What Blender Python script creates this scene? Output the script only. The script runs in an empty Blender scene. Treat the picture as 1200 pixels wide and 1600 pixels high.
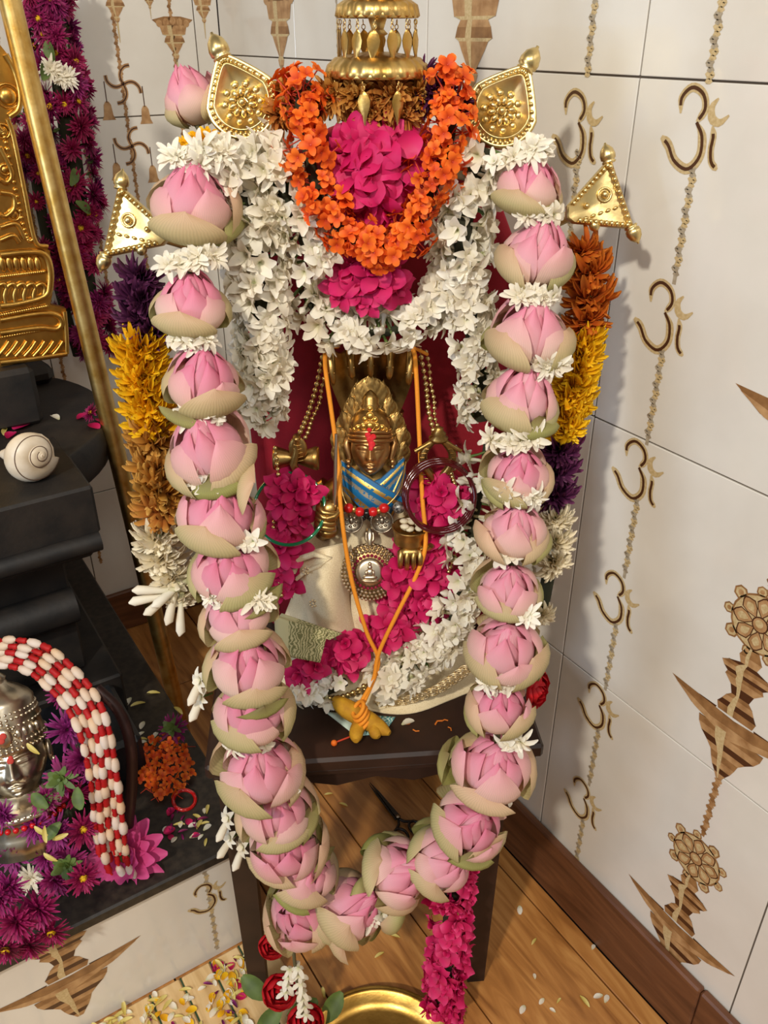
import bpy, math, random
import numpy as np
from mathutils import Matrix, Vector

sc = bpy.context.scene
random.seed(7); np.random.seed(7)
PI = math.pi

# ---------------------------------------------------------------- camera
F = 1321.0; PITCH = math.radians(29.7); CH = 1.3
cam = bpy.data.objects.new('camera', bpy.data.cameras.new('camera'))
sc.collection.objects.link(cam)
cam.location = (0, 0, CH); cam.rotation_euler = (PI/2 - PITCH, 0, 0)
cam.data.sensor_fit = 'VERTICAL'; cam.data.sensor_height = 36; cam.data.lens = F/1600*36
cam.data.clip_start = 0.01
sc.camera = cam

# ---------------------------------------------------------------- world and lamps
w = bpy.data.worlds.new('world'); sc.world = w; w.use_nodes = True
w.node_tree.nodes['Background'].inputs[0].default_value = (1.0, 0.94, 0.86, 1)
w.node_tree.nodes['Background'].inputs[1].default_value = 0.22

def area(name, loc, target, size, power, col):
    L = bpy.data.lights.new(name, 'AREA'); L.shape = 'DISK'; L.size = size; L.energy = power; L.color = col
    o = bpy.data.objects.new(name, L); sc.collection.objects.link(o)
    o.location = loc
    o.rotation_euler = (Vector(target)-Vector(loc)).to_track_quat('-Z', 'Y').to_euler()
    return o
area('ceiling_lamp', (-0.98, -1.35, 2.66), (0.0, 0.95, 0.8), 0.17, 62, (1.0, 0.93, 0.81))
area('added_fill_light', (0.5, -1.0, 2.6), (-0.3, 1.5, 0.8), 0.6, 20, (1.0, 0.97, 0.91))  # added soft fill, not a real lamp: lifts the back wall and brass
area('doorway_daylight', (-1.7, -0.5, 1.2), (-0.3, 1.3, 0.6), 0.7, 14, (0.62, 0.78, 1.0))
sc.view_settings.view_transform = 'Standard'; sc.view_settings.look = 'None'
sc.view_settings.exposure = 0.0; sc.view_settings.gamma = 1.0; sc.view_settings.use_curve_mapping = False

# ---------------------------------------------------------------- helpers
def lin(c):
    return tuple(((x/255)/12.92 if x/255 <= 0.04045 else ((x/255+0.055)/1.055)**2.4) for x in c)

def ray(px, py):
    u = (px-600)/F; v = (800-py)/F
    return np.array([u, math.cos(PITCH)+math.sin(PITCH)*v, -math.sin(PITCH)+math.cos(PITCH)*v])
CAM = np.array([0, 0, CH])
def at(px, py, Y):
    r = ray(px, py); return Vector(CAM + r*(Y/r[1]))
def atz(px, py, z):
    r = ray(px, py); return Vector(CAM + r*((z-CH)/r[2]))
def mpp(px, py, Y):
    return Y/ray(px, py)[1]/F

TH = math.radians(32.9)
D1 = Vector((-math.sin(TH), math.cos(TH), 0)); D2 = Vector((math.cos(TH), math.sin(TH), 0))
CR, CB = 0.765, 1.777
def basis(o, x, y, z):
    m = Matrix.Identity(4)
    for i in range(3):
        m[i][0] = x[i]; m[i][1] = y[i]; m[i][2] = z[i]; m[i][3] = o[i]
    return m
UP = Vector((0, 0, 1))
FR = basis(D2*CR, -D1, D2, UP)         # right wall: x runs to the right, y into the wall
FB = basis(D1*CB, D2, D1, UP)          # back wall
def fb(s2, n, z): return D2*s2 + D1*n + UP*z
def atn(px, py, n):
    r = Vector(ray(px, py)); c = Vector(CAM)
    return c + r*((n - D1.dot(c))/D1.dot(r))
def atr(px, py):
    r = Vector(ray(px, py)); c = Vector(CAM)
    return c + r*((CR - D2.dot(c))/D2.dot(r))

W = {}
def link(o, parent, M):
    sc.collection.objects.link(o)
    if parent is not None:
        o.parent = parent
        o.matrix_basis = W[parent.name].inverted() @ M
    else:
        o.matrix_basis = M
    W[o.name] = M
    return o
def tag(o, label=None, cat=None, group=None, kind=None):
    if label: o['label'] = label
    if cat: o['category'] = cat
    if group: o['group'] = group
    if kind: o['kind'] = kind
    return o
def thing(name, loc, label, cat, group=None, M=None):
    o = bpy.data.objects.new(name, None); o.empty_display_size = 0.02
    link(o, None, M if M is not None else Matrix.Translation(Vector(loc)))
    return tag(o, label, cat, group)
def inst(name, mesh, parent, M, label=None):
    o = bpy.data.objects.new(name, mesh); link(o, parent, M)
    if label: o['label'] = label
    return o
def orient(loc, z, roll=0.0, s=1.0):
    z = Vector(z).normalized()
    h = Vector((1, 0, 0)) if abs(z.x) < 0.8 else Vector((0, 1, 0))
    x = (h - z*h.dot(z)).normalized(); y = z.cross(x)
    M = basis(Vector(loc), x, y, z) @ Matrix.Rotation(roll, 4, 'Z')
    return M @ Matrix.Diagonal((s, s, s, 1)) if not isinstance(s, tuple) else M @ Matrix.Diagonal((*s, 1))
def T(x, y=None, z=None):
    return Matrix.Translation(Vector(x) if y is None else Vector((x, y, z)))
def RX(a): return Matrix.Rotation(a, 4, 'X')
def RY(a): return Matrix.Rotation(a, 4, 'Y')
def RZ(a): return Matrix.Rotation(a, 4, 'Z')
def SC(x, y=None, z=None): return Matrix.Diagonal((x, x if y is None else y, x if z is None else z, 1))

class MB:
    def __init__(s): s.v = []; s.f = []; s.uv = []; s.mi = []; s.cur = 0
    def add(s, V, Fc, UV=None, M=None):
        b = len(s.v)
        if M is not None:
            A = np.array(M); V = np.asarray(V, float) @ A[:3, :3].T + A[:3, 3]
        V = [tuple(p) for p in V]
        s.v += V
        s.uv += [tuple(u) for u in UV] if UV is not None else [(0, 0)]*len(V)
        s.f += [tuple(i+b for i in q) for q in Fc]; s.mi += [s.cur]*len(Fc)
        return s
    def grid(s, P, closed=False, M=None, uv=None):
        P = np.asarray(P, float); nv, nu = P.shape[:2]
        if uv is None:
            uv = [(j/max(nu-1, 1), i/max(nv-1, 1)) for i in range(nv) for j in range(nu)]
        fs = []
        for i in range(nv-1):
            for j in range(nu if closed else nu-1):
                k = (j+1) % nu
                fs.append((i*nu+j, i*nu+k, (i+1)*nu+k, (i+1)*nu+j))
        return s.add(P.reshape(-1, 3), fs, uv, M)
    def lathe(s, prof, n=24, M=None, rib=0, ribn=0, cap=True):
        P = []
        for r, z in prof:
            row = []
            for j in range(n):
                a = 2*PI*j/n; rr = r*(1+rib*math.cos(ribn*a)) if ribn else r
                row.append((rr*math.cos(a), rr*math.sin(a), z))
            P.append(row)
        s.grid(np.array(P), True, M)
        if cap:
            for idx in (0, len(prof)-1):
                r, z = prof[idx]
                if r > 1e-6:
                    V = [(r*math.cos(2*PI*j/n), r*math.sin(2*PI*j/n), z) for j in range(n)]
                    s.add(V, [tuple(range(n)) if idx else tuple(range(n))[::-1]], [(0, float(idx > 0))]*n, M)
        return s
    def sphere(s, c, r, n=10, m=6, M=None):
        sx, sy, sz = r if isinstance(r, (tuple, list)) else (r, r, r)
        P = []
        for i in range(m+1):
            p = PI*i/m
            P.append([(c[0]+sx*math.sin(p)*math.cos(2*PI*j/n), c[1]+sy*math.sin(p)*math.sin(2*PI*j/n), c[2]-sz*math.cos(p)) for j in range(n)])
        return s.grid(np.array(P), True, M)
    def tube(s, pts, r, n=8, M=None, closed=False, cap=True):
        pts = [Vector(p) for p in pts]; N = len(pts)
        rr = r if callable(r) else (lambda t: r)
        P = []; prev = None; uv = []
        for i in range(N):
            if closed: t = pts[(i+1) % N]-pts[i-1]
            else: t = pts[min(i+1, N-1)]-pts[max(i-1, 0)]
            t.normalize()
            if prev is None:
                h = Vector((0, 0, 1)) if abs(t.z) < 0.9 else Vector((1, 0, 0))
                x = (h-t*h.dot(t)).normalized()
            else:
                x = (prev-t*prev.dot(t)).normalized()
            prev = x; y = t.cross(x); R = rr(i/max(N-1, 1))
            P.append([tuple(pts[i]+x*(R*math.cos(2*PI*j/n))+y*(R*math.sin(2*PI*j/n))) for j in range(n)])
            uv += [(j/n, i/max(N-1, 1)) for j in range(n)]
        if closed:
            P.append(P[0]); uv += uv[:n]
        s.grid(np.array(P), True, M, uv)
        if cap and not closed:
            s.add(P[0], [tuple(range(n))[::-1]], uv[:n], M); s.add(P[-1], [tuple(range(n))], uv[-n:], M)
        return s
    def box(s, lo, hi, M=None, bev=0.0):
        x0, y0, z0 = lo; x1, y1, z1 = hi
        if bev <= 0:
            V = [(x0, y0, z0), (x1, y0, z0), (x1, y1, z0), (x0, y1, z0), (x0, y0, z1), (x1, y0, z1), (x1, y1, z1), (x0, y1, z1)]
            Fc = [(3, 2, 1, 0), (4, 5, 6, 7), (0, 1, 5, 4), (1, 2, 6, 5), (2, 3, 7, 6), (3, 0, 4, 7)]
            return s.add(V, Fc, [(0, 0)]*8, M)
        b = bev; V = []; idx = {}
        def vid(p):
            if p not in idx: idx[p] = len(V); V.append(p)
            return idx[p]
        X = (x0, x1); Y = (y0, y1); Z = (z0, z1)
        def cp(i, j, k, ax):
            p = [X[i], Y[j], Z[k]]; sg = [1 if q == 0 else -1 for q in (i, j, k)]
            for a in range(3):
                if a != ax: p[a] += b*sg[a]
            return vid(tuple(p))
        Fc = []
        for i in (0, 1):
            q = [cp(i, 0, 0, 0), cp(i, 1, 0, 0), cp(i, 1, 1, 0), cp(i, 0, 1, 0)]; Fc.append(tuple(q if i else q[::-1]))
            q = [cp(0, i, 0, 1), cp(1, i, 0, 1), cp(1, i, 1, 1), cp(0, i, 1, 1)]; Fc.append(tuple(q[::-1] if i else q))
            q = [cp(0, 0, i, 2), cp(1, 0, i, 2), cp(1, 1, i, 2), cp(0, 1, i, 2)]; Fc.append(tuple(q if i else q[::-1]))
        for i in (0, 1):
            for j in (0, 1):
                Fc.append((cp(i, j, 0, 0), cp(i, j, 1, 0), cp(i, j, 1, 1), cp(i, j, 0, 1)))
                Fc.append((cp(i, 0, j, 0), cp(i, 1, j, 0), cp(i, 1, j, 2), cp(i, 0, j, 2)))
                Fc.append((cp(0, i, j, 1), cp(1, i, j, 1), cp(1, i, j, 2), cp(0, i, j, 2)))
                for k in (0, 1):
                    Fc.append((cp(i, j, k, 0), cp(i, j, k, 1), cp(i, j, k, 2)))
        return s.add(V, Fc, [(0, 0)]*len(V), M)
    def poly(s, pts, y0, y1, M=None):
        """extrude an xz outline from y0 (front) to y1"""
        n = len(pts)
        V = [(x, y0, z) for x, z in pts]+[(x, y1, z) for x, z in pts]
        Fc = [tuple(range(n)), tuple(range(n, 2*n))[::-1]]+[(i, i+n, (i+1) % n+n, (i+1) % n) for i in range(n)]
        return s.add(V, Fc, [(0, 0)]*(2*n), M)
    def ribbon(s, pts, wd, y, M=None, th=0.0004):
        """flat printed stroke in the xz plane"""
        n = len(pts); A = []; B = []
        wf = wd if callable(wd) else (lambda t: wd)
        for i in range(n):
            a = pts[max(i-1, 0)]; b = pts[min(i+1, n-1)]
            dx, dz = b[0]-a[0], b[1]-a[1]; L = math.hypot(dx, dz) or 1
            h = wf(i/(n-1))/2; nx, nz = -dz/L*h, dx/L*h
            A.append((pts[i][0]+nx, y, pts[i][1]+nz)); B.append((pts[i][0]-nx, y, pts[i][1]-nz))
        return s.grid(np.array([A, B]), False, M)
    def mesh(s, name, mats, smooth=True, fix=True):
        me = bpy.data.meshes.new(name); me.from_pydata(s.v, [], s.f); me.update()
        if not isinstance(mats, (list, tuple)): mats = [mats]
        for m in mats: me.materials.append(m)
        uvl = me.uv_layers.new(name='UVMap')
        li = np.empty(len(me.loops), np.int32); me.loops.foreach_get('vertex_index', li)
        uvl.data.foreach_set('uv', np.array(s.uv, np.float32)[li].ravel())
        me.polygons.foreach_set('material_index', np.array(s.mi, np.int32))
        if fix:
            import bmesh
            bm = bmesh.new(); bm.from_mesh(me); bmesh.ops.recalc_face_normals(bm, faces=bm.faces); bm.to_mesh(me); bm.free()
        me.polygons.foreach_set('use_smooth', [bool(smooth)]*len(me.polygons))
        if smooth == 'auto':
            try: me.set_sharp_from_angle(angle=math.radians(38))
            except Exception: pass
        me.update(); return me
    def build(s, name, mat, parent=None, M=None, smooth=True, label=None):
        """vertices given in world space unless M places local ones"""
        if M is None:
            M = W[parent.name] if parent is not None else T(np.mean(np.array(s.v), axis=0))
            A = np.array(M.inverted()); V = np.array(s.v) @ A[:3, :3].T + A[:3, 3]
            s.v = [tuple(p) for p in V]
        return inst(name, s.mesh(name, mat, smooth), parent, M, label)

def catmull(pts, n):
    P = [np.array(p, float) for p in pts]; P = [2*P[0]-P[1]]+P+[2*P[-1]-P[-2]]
    seg = len(P)-3; out = []
    for i in range(n):
        t = i/(n-1)*seg; k = min(int(t), seg-1); t -= k
        a, b, c, d = P[k:k+4]
        out.append(0.5*((2*b)+(c-a)*t+(2*a-5*b+4*c-d)*t*t+(3*b-a-3*c+d)*t**3))
    return out
def path3(lst, n):
    """lst of (px,py,Y) -> world polyline"""
    return [at(p[0], p[1], p[2]) for p in catmull(lst, n)]

# ---------------------------------------------------------------- materials
MATS = {}
def nodes(name):
    m = bpy.data.materials.new(name); m.use_nodes = True; MATS[name] = m
    nt = m.node_tree; return m, nt, nt.nodes['Principled BSDF']
def N(nt, t, **k):
    n = nt.nodes.new(t)
    for a, b in k.items(): setattr(n, a, b)
    return n
def ramp(nt, cols):
    r = N(nt, 'ShaderNodeValToRGB'); e = r.color_ramp.elements
    while len(e) < len(cols): e.new(0.5)
    for i, (p, c) in enumerate(cols): e[i].position = p; e[i].color = (*lin(c), 1)
    return r
def bump(nt, b, scale, strength, dist=0.001, detail=3, coord='Object'):
    tc = N(nt, 'ShaderNodeTexCoord'); nz = N(nt, 'ShaderNodeTexNoise'); nz.inputs['Scale'].default_value = scale; nz.inputs['Detail'].default_value = detail
    nt.links.new(tc.outputs[coord], nz.inputs['Vector'])
    bp = N(nt, 'ShaderNodeBump'); bp.inputs['Strength'].default_value = strength; bp.inputs['Distance'].default_value = dist
    nt.links.new(nz.outputs['Fac'], bp.inputs['Height']); nt.links.new(bp.outputs['Normal'], b.inputs['Normal'])
    return nz
def simple(name, c, rough=0.5, metal=0.0, var=None, vs=30, bs=0, bstr=0.3, coat=0, spec=None, trans=0):
    m, nt, b = nodes(name)
    b.inputs['Base Color'].default_value = (*lin(c), 1); b.inputs['Roughness'].default_value = rough; b.inputs['Metallic'].default_value = metal
    if coat: b.inputs['Coat Weight'].default_value = coat
    if spec is not None: b.inputs['Specular IOR Level'].default_value = spec
    if trans: b.inputs['Transmission Weight'].default_value = trans
    if var:
        tc = N(nt, 'ShaderNodeTexCoord'); nz = N(nt, 'ShaderNodeTexNoise'); nz.inputs['Scale'].default_value = vs; nz.inputs['Detail'].default_value = 5
        nt.links.new(tc.outputs['Object'], nz.inputs['Vector'])
        r = ramp(nt, [(0.35, c), (0.68, var)])
        nt.links.new(nz.outputs['Fac'], r.inputs['Fac']); nt.links.new(r.outputs['Color'], b.inputs['Base Color'])
    if bs: bump(nt, b, bs, bstr)
    return m
def petal(name, cols, cols2=None, rough=0.55, transl=0.25, rib=0.0, veins=150):
    """colour runs along the petal (UV v); each petal leans between two colourings"""
    m, nt, b = nodes(name)
    uv = N(nt, 'ShaderNodeUVMap'); sp = N(nt, 'ShaderNodeSeparateXYZ'); nt.links.new(uv.outputs['UV'], sp.inputs[0])
    r = ramp(nt, cols); nt.links.new(sp.outputs['Y'], r.inputs['Fac']); out = r.outputs['Color']
    if cols2:
        r2 = ramp(nt, cols2); nt.links.new(sp.outputs['Y'], r2.inputs['Fac'])
        oi = N(nt, 'ShaderNodeObjectInfo'); mx = N(nt, 'ShaderNodeMix', data_type='RGBA')
        nt.links.new(oi.outputs['Random'], mx.inputs[0]); nt.links.new(out, mx.inputs[6]); nt.links.new(r2.outputs['Color'], mx.inputs[7]); out = mx.outputs[2]
    if rib:
        mul = N(nt, 'ShaderNodeMath', operation='MULTIPLY'); mul.inputs[1].default_value = veins; nt.links.new(sp.outputs['X'], mul.inputs[0])
        sn = N(nt, 'ShaderNodeMath', operation='SINE'); nt.links.new(mul.outputs[0], sn.inputs[0])
        bp = N(nt, 'ShaderNodeBump'); bp.inputs['Strength'].default_value = rib; bp.inputs['Distance'].default_value = 0.0006
        nt.links.new(sn.outputs[0], bp.inputs['Height']); nt.links.new(bp.outputs['Normal'], b.inputs['Normal'])
        hs = N(nt, 'ShaderNodeHueSaturation'); ma = N(nt, 'ShaderNodeMath', operation='MULTIPLY_ADD'); ma.inputs[1].default_value = 0.05; ma.inputs[2].default_value = 0.97
        nt.links.new(sn.outputs[0], ma.inputs[0]); nt.links.new(ma.outputs[0], hs.inputs['Value']); nt.links.new(out, hs.inputs['Color']); out = hs.outputs['Color']
    nt.links.new(out, b.inputs['Base Color']); b.inputs['Roughness'].default_value = rough; b.inputs['Specular IOR Level'].default_value = 0.3
    if transl:
        tl = N(nt, 'ShaderNodeBsdfTranslucent'); nt.links.new(out, tl.inputs['Color'])
        ms = N(nt, 'ShaderNodeMixShader'); ms.inputs[0].default_value = transl
        nt.links.new(b.outputs[0], ms.inputs[1]); nt.links.new(tl.outputs[0], ms.inputs[2])
        nt.links.new(ms.outputs[0], nt.nodes['Material Output'].inputs['Surface'])
    return m

M_TILE = simple('glazed_tile', (226, 221, 211), 0.16, var=(216, 210, 199), vs=7, coat=0.3)
M_GROUT = simple('grout', (92, 80, 68), 0.9)
M_BRASS = simple('brass', (220, 186, 118), 0.37, 1.0, var=(190, 146, 70), vs=40, bs=260, bstr=0.12)
M_PALEBR = simple('pale_brass', (232, 208, 148), 0.34, 1.0, var=(216, 188, 124), vs=40, bs=220, bstr=0.12)
M_GOLDBR = simple('gilded_brass', (224, 178, 92), 0.33, 1.0, var=(188, 142, 66), vs=22, bs=120, bstr=0.25)
M_IDOL = simple('antique_brass', (190, 156, 96), 0.36, 1.0, var=(150, 116, 62), vs=60, bs=500, bstr=0.1)
M_IDOLF = simple('antique_brass_face', (204, 162, 108), 0.38, 1.0, var=(176, 134, 84), vs=50, bs=500, bstr=0.08)
M_SILVER = simple('silver', (222, 210, 188), 0.31, 1.0, var=(188, 170, 140), vs=40)
M_VELVET = simple('red_velvet', (150, 8, 32), 0.85, var=(128, 4, 24), vs=18, bs=900, bstr=0.4)
MATS['red_velvet'].node_tree.nodes['Principled BSDF'].inputs['Sheen Weight'].default_value = 0.4
MATS['red_velvet'].node_tree.nodes['Principled BSDF'].inputs['Sheen Tint'].default_value = (0.8, 0.05, 0.12, 1)
M_STONE = simple('black_stone', (20, 17, 15), 0.62, var=(40, 33, 27), vs=24, bs=120, bstr=0.4)
M_STONE2 = simple('polished_black_stone', (19, 22, 26), 0.45, var=(32, 34, 38), vs=30, bs=160, bstr=0.25)  # bluish base colour: reflected daylight is put into the black stone
M_GRANITE = simple('dark_granite', (30, 25, 22), 0.48, var=(54, 46, 38), vs=90)
M_STOOL = simple('dark_stained_wood', (54, 33, 23), 0.5, var=(36, 22, 16), vs=16, bs=50, bstr=0.25, spec=0.35)
M_GREEN = simple('leaf_green', (92, 112, 44), 0.6, var=(70, 88, 34), vs=50)
M_CORD = simple('garland_thread', (84, 78, 48), 0.8)
M_DARKCORE = simple('garland_core', (40, 40, 20), 0.9)
def woodmat(name, c1, c2, c3, rough):
    m, nt, b = nodes(name)
    tc = N(nt, 'ShaderNodeTexCoord'); oi = N(nt, 'ShaderNodeObjectInfo')
    mp = N(nt, 'ShaderNodeMapping'); mp.inputs['Scale'].default_value = (14, 1.6, 14)
    ad = N(nt, 'ShaderNodeVectorMath', operation='MULTIPLY_ADD'); nt.links.new(oi.outputs['Random'], ad.inputs[0]); ad.inputs[1].default_value = (31, 17, 5); nt.links.new(tc.outputs['Object'], ad.inputs[2])
    nt.links.new(ad.outputs[0], mp.inputs['Vector'])
    nz = N(nt, 'ShaderNodeTexNoise'); nz.inputs['Scale'].default_value = 2.2; nz.inputs['Detail'].default_value = 9; nz.inputs['Distortion'].default_value = 2.2
    nt.links.new(mp.outputs[0], nz.inputs['Vector'])
    r = ramp(nt, [(0.3, c1), (0.52, c2), (0.72, c3)]); nt.links.new(nz.outputs['Fac'], r.inputs['Fac'])
    nt.links.new(r.outputs['Color'], b.inputs['Base Color']); b.inputs['Roughness'].default_value = rough
    return m
M_FLOOR = woodmat('wood_floor', (140, 88, 42), (178, 120, 62), (202, 146, 82), 0.32)
M_BASE = woodmat('dark_skirting', (84, 50, 30), (104, 64, 40), (122, 78, 48), 0.4)
M_BAMBOO = woodmat('bamboo', (196, 158, 104), (214, 178, 124), (226, 194, 144), 0.5)
M_PGOLD = simple('print_gold', (186, 160, 112), 0.3, var=(206, 184, 140), vs=300)
M_PBROWN = simple('print_brown', (74, 42, 22), 0.3)
M_PTAN = simple('print_tan', (190, 150, 104), 0.3, var=(150, 108, 66), vs=60)
M_PBRONZE = simple('print_bronze', (158, 116, 72), 0.3, var=(122, 84, 48), vs=60)
M_PGREY = simple('print_grey', (176, 164, 142), 0.3, var=(150, 134, 110), vs=120)

PINK = petal('lotus_inner_petal', [(0.0, (242, 212, 196)), (0.45, (240, 178, 188)), (1.0, (228, 118, 152))], [(0.0, (246, 222, 206)), (0.5, (244, 196, 198)), (1.0, (234, 142, 166))], rib=0.05)
MIDP = petal('lotus_middle_petal', [(0.0, (226, 206, 164)), (0.5, (232, 192, 172)), (1.0, (234, 160, 176))], [(0.0, (232, 214, 178)), (0.55, (238, 208, 190)), (1.0, (232, 166, 172))], rib=0.08)
OUTP = petal('lotus_outer_petal', [(0.0, (172, 166, 98)), (0.35, (212, 196, 148)), (1.0, (222, 178, 150))], [(0.0, (140, 148, 78)), (0.6, (186, 180, 122)), (1.0, (206, 172, 136))], rib=0.14)
SEPG = petal('lotus_green_sepal', [(0.0, (126, 136, 62)), (0.7, (160, 158, 90)), (1.0, (110, 92, 54))], [(0.0, (150, 152, 84)), (0.7, (182, 172, 112)), (1.0, (140, 120, 76))], rib=0.14)
JASM = petal('white_petal', [(0.0, (206, 208, 150)), (0.25, (246, 240, 222)), (1.0, (250, 246, 234))], [(0.0, (214, 206, 160)), (0.3, (240, 230, 206)), (1.0, (242, 232, 212))], transl=0.3)
IXORA = petal('orange_petal', [(0.0, (196, 52, 22)), (0.5, (240, 92, 26)), (1.0, (246, 110, 34))], [(0.0, (204, 60, 20)), (0.5, (250, 126, 36)), (1.0, (250, 140, 50))])
OLEA = petal('magenta_petal', [(0.0, (140, 8, 56)), (0.5, (204, 20, 92)), (1.0, (220, 44, 112))], [(0.0, (150, 10, 60)), (0.5, (214, 34, 98)), (1.0, (232, 78, 134))])
YELL = petal('yellow_petal', [(0.0, (212, 146, 8)), (0.5, (246, 192, 20)), (1.0, (253, 214, 44))], [(0.0, (206, 138, 8)), (0.6, (242, 180, 18)), (1.0, (250, 206, 36))])
BROWN = petal('withered_petal', [(0.0, (142, 78, 26)), (0.5, (196, 138, 52)), (1.0, (222, 176, 92))], [(0.0, (132, 64, 30)), (0.5, (188, 110, 50)), (1.0, (206, 150, 70))])
RUST = petal('rust_petal', [(0.0, (140, 54, 16)), (0.5, (196, 92, 28)), (1.0, (216, 128, 40))])
PURP = petal('purple_petal', [(0.0, (84, 18, 66)), (0.5, (122, 30, 96)), (1.0, (166, 60, 140))], [(0.0, (90, 14, 54)), (0.5, (136, 22, 80)), (1.0, (176, 50, 116))])
MAROON = petal('maroon_petal', [(0.0, (92, 8, 40)), (0.5, (146, 16, 66)), (1.0, (190, 50, 104))], [(0.0, (84, 8, 52)), (0.5, (128, 18, 78)), (1.0, (170, 46, 110))])
DKPUR = petal('dark_purple_petal', [(0.0, (48, 16, 40)), (0.6, (86, 34, 72)), (1.0, (118, 60, 98))])
CREAM = petal('cream_petal', [(0.0, (206, 186, 130)), (0.4, (240, 226, 190)), (1.0, (248, 238, 214))])
LILY = petal('lily_petal', [(0.0, (186, 44, 110)), (0.5, (216, 76, 140)), (1.0, (226, 96, 156))])
ROSE = petal('red_petal', [(0.0, (110, 4, 10)), (0.6, (176, 12, 24)), (1.0, (198, 24, 34))])
# ================================================================ the setting
def struct(name, mb, mat, M, smooth=False):
    o = inst(name, mb.mesh(name, mat, smooth), None, M); o['kind'] = 'structure'; return o
def tiles(wall, frame, xs, zs, name='tile'):
    cache = {}
    for i in range(len(xs)-1):
        for j in range(len(zs)-1):
            wd = round(xs[i+1]-xs[i]-0.0022, 4); ht = round(zs[j+1]-zs[j]-0.0022, 4)
            if (wd, ht) not in cache:
                cache[(wd, ht)] = MB().box((-wd/2, 0, -ht/2), (wd/2, 0.008, ht/2), None, 0.0007).mesh(name, M_TILE, False)
            inst(name, cache[(wd, ht)], wall, frame @ T((xs[i]+xs[i+1])/2, random.uniform(0, 0.0004), (zs[j]+zs[j+1])/2))

wall_right = struct('wall_right', MB().box((-CB-0.1, 0.003, 0), (0.9, 0.09, 2.35)), M_GROUT, FR)
tiles(wall_right, FR, [-CB, -1.46, -1.075, -0.69, -0.305, 0.08, 0.465, 0.85], [0.0, 0.102, 0.487, 0.872, 1.257, 1.642, 2.027, 2.35])
wall_back = struct('wall_back', MB().box((-1.3, 0.003, 0), (CR, 0.09, 2.35)), M_GROUT, FB)
tiles(wall_back, FB, [-1.21, -0.825, -0.44, -0.055, 0.33, 0.715, CR], [0.0, 0.384, 0.769, 1.154, 1.539, 1.924, 2.35])

# --- printed decoration of the tiles: strokes read off the wall plane
def w2(px, py):
    p = FR.inverted() @ atr(px, py); return (p.x, p.z)
def zz(cx, cy): return w2(800+cx/3, cy/3)
def smooth2(pts, n): return [tuple(p) for p in catmull(pts, n)]
om0 = w2(1085, 190)
def rel(pts, o): return [(x-o[0], z-o[1]) for x, z in pts]
OM_A = rel(smooth2([zz(*q) for q in [(792, 530), (800, 455), (850, 408), (900, 440), (908, 510), (868, 572)]], 22), om0)
OM_B = rel(smooth2([zz(*q) for q in [(868, 572), (893, 640), (880, 735), (822, 792), (762, 752), (735, 680), (702, 640)]], 26), om0)
OM_C = rel(smooth2([zz(*q) for q in [(942, 590), (946, 640), (934, 700), (936, 760), (962, 795)]], 12), om0)
OM_D = rel(smooth2([zz(*q) for q in [(972, 460), (940, 500), (940, 555), (975, 575), (1020, 540)]], 12), om0)
def om_mesh():
    g = MB(); b = MB()
    taper = lambda w0: (lambda t: w0*(0.25+0.75*min(1, 6*t, 8*(1-t)+0.2)))
    for st, wd in ((OM_A, 0.0085), (OM_B, 0.0105), (OM_C, 0.0075)):
        g.ribbon(st, taper(wd), -0.0004)
        k = st[2:-1] if st is not OM_B else st[:-2]
        b.ribbon(k, 0.0035, -0.0007)
    g.ribbon(OM_D, lambda t: 0.002+0.007*math.sin(PI*t), -0.0004)
    g.cur = 0
    off = len(g.v); g.v += b.v; g.f += [tuple(i+off for i in f) for f in b.f]; g.uv += b.uv; g.mi += [1]*len(b.f)
    return g.mesh('om_print', [M_PGOLD, M_PBROWN], False, fix=False)
OM = om_mesh()
def chain_mesh(L, wd=0.0055, mats=None, link_=0.010):
    m = MB(); n = int(L/link_)
    m.ribbon([(0, 0), (0, -L)], wd*0.55, -0.00005)
    for i in range(n):
        z = -i*link_
        m.cur = i % 2
        m.ribbon([(0.5*wd*math.sin(a*PI/4)*(1 if i % 2 else -1)*0.6+(wd*0.22 if i % 2 else -wd*0.22), z-link_*0.75*a/8) for a in range(9)], wd*0.45, -0.0003-0.0001*(i % 2))
        m.ribbon([(-0.42*wd, z), (0.42*wd, z-link_*0.9)], wd*0.42, -0.0002); m.ribbon([(0.30*wd, z), (-0.3*wd, z-link_*0.9)], wd*0.3, -0.00025); m.ribbon([(-0.1*wd, z), (0.1*wd, z-link_)], wd*0.3, -0.00015)
    return m.mesh('chain_print', mats or [M_PGREY, M_PGOLD], False, fix=False)
OMZ = 1.220
for k in range(6):
    inst('om_print', OM, wall_right, FR @ T(-0.611, --0.0001, OMZ-0.1925*k))
inst('om_print', OM, wall_right, FR @ T(-0.775, --0.0001, OMZ-0.012))
OMT = OM_A[8]; OMXC = (zz(850, 820)[0]+zz(915, 398)[0])/2-om0[0]
CH1 = chain_mesh(0.119, 0.009); CH0 = chain_mesh(0.5, 0.009)
for x in (-0.611, -0.775):
    inst('chain_print', CH0, wall_right, FR @ T(x+OMXC, -0.0001, OMZ+0.034+0.5))
    for k in range(6): inst('chain_print', CH1, wall_right, FR @ T(x+OMXC, -0.0001, OMZ-0.1925*k-0.0415))

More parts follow.
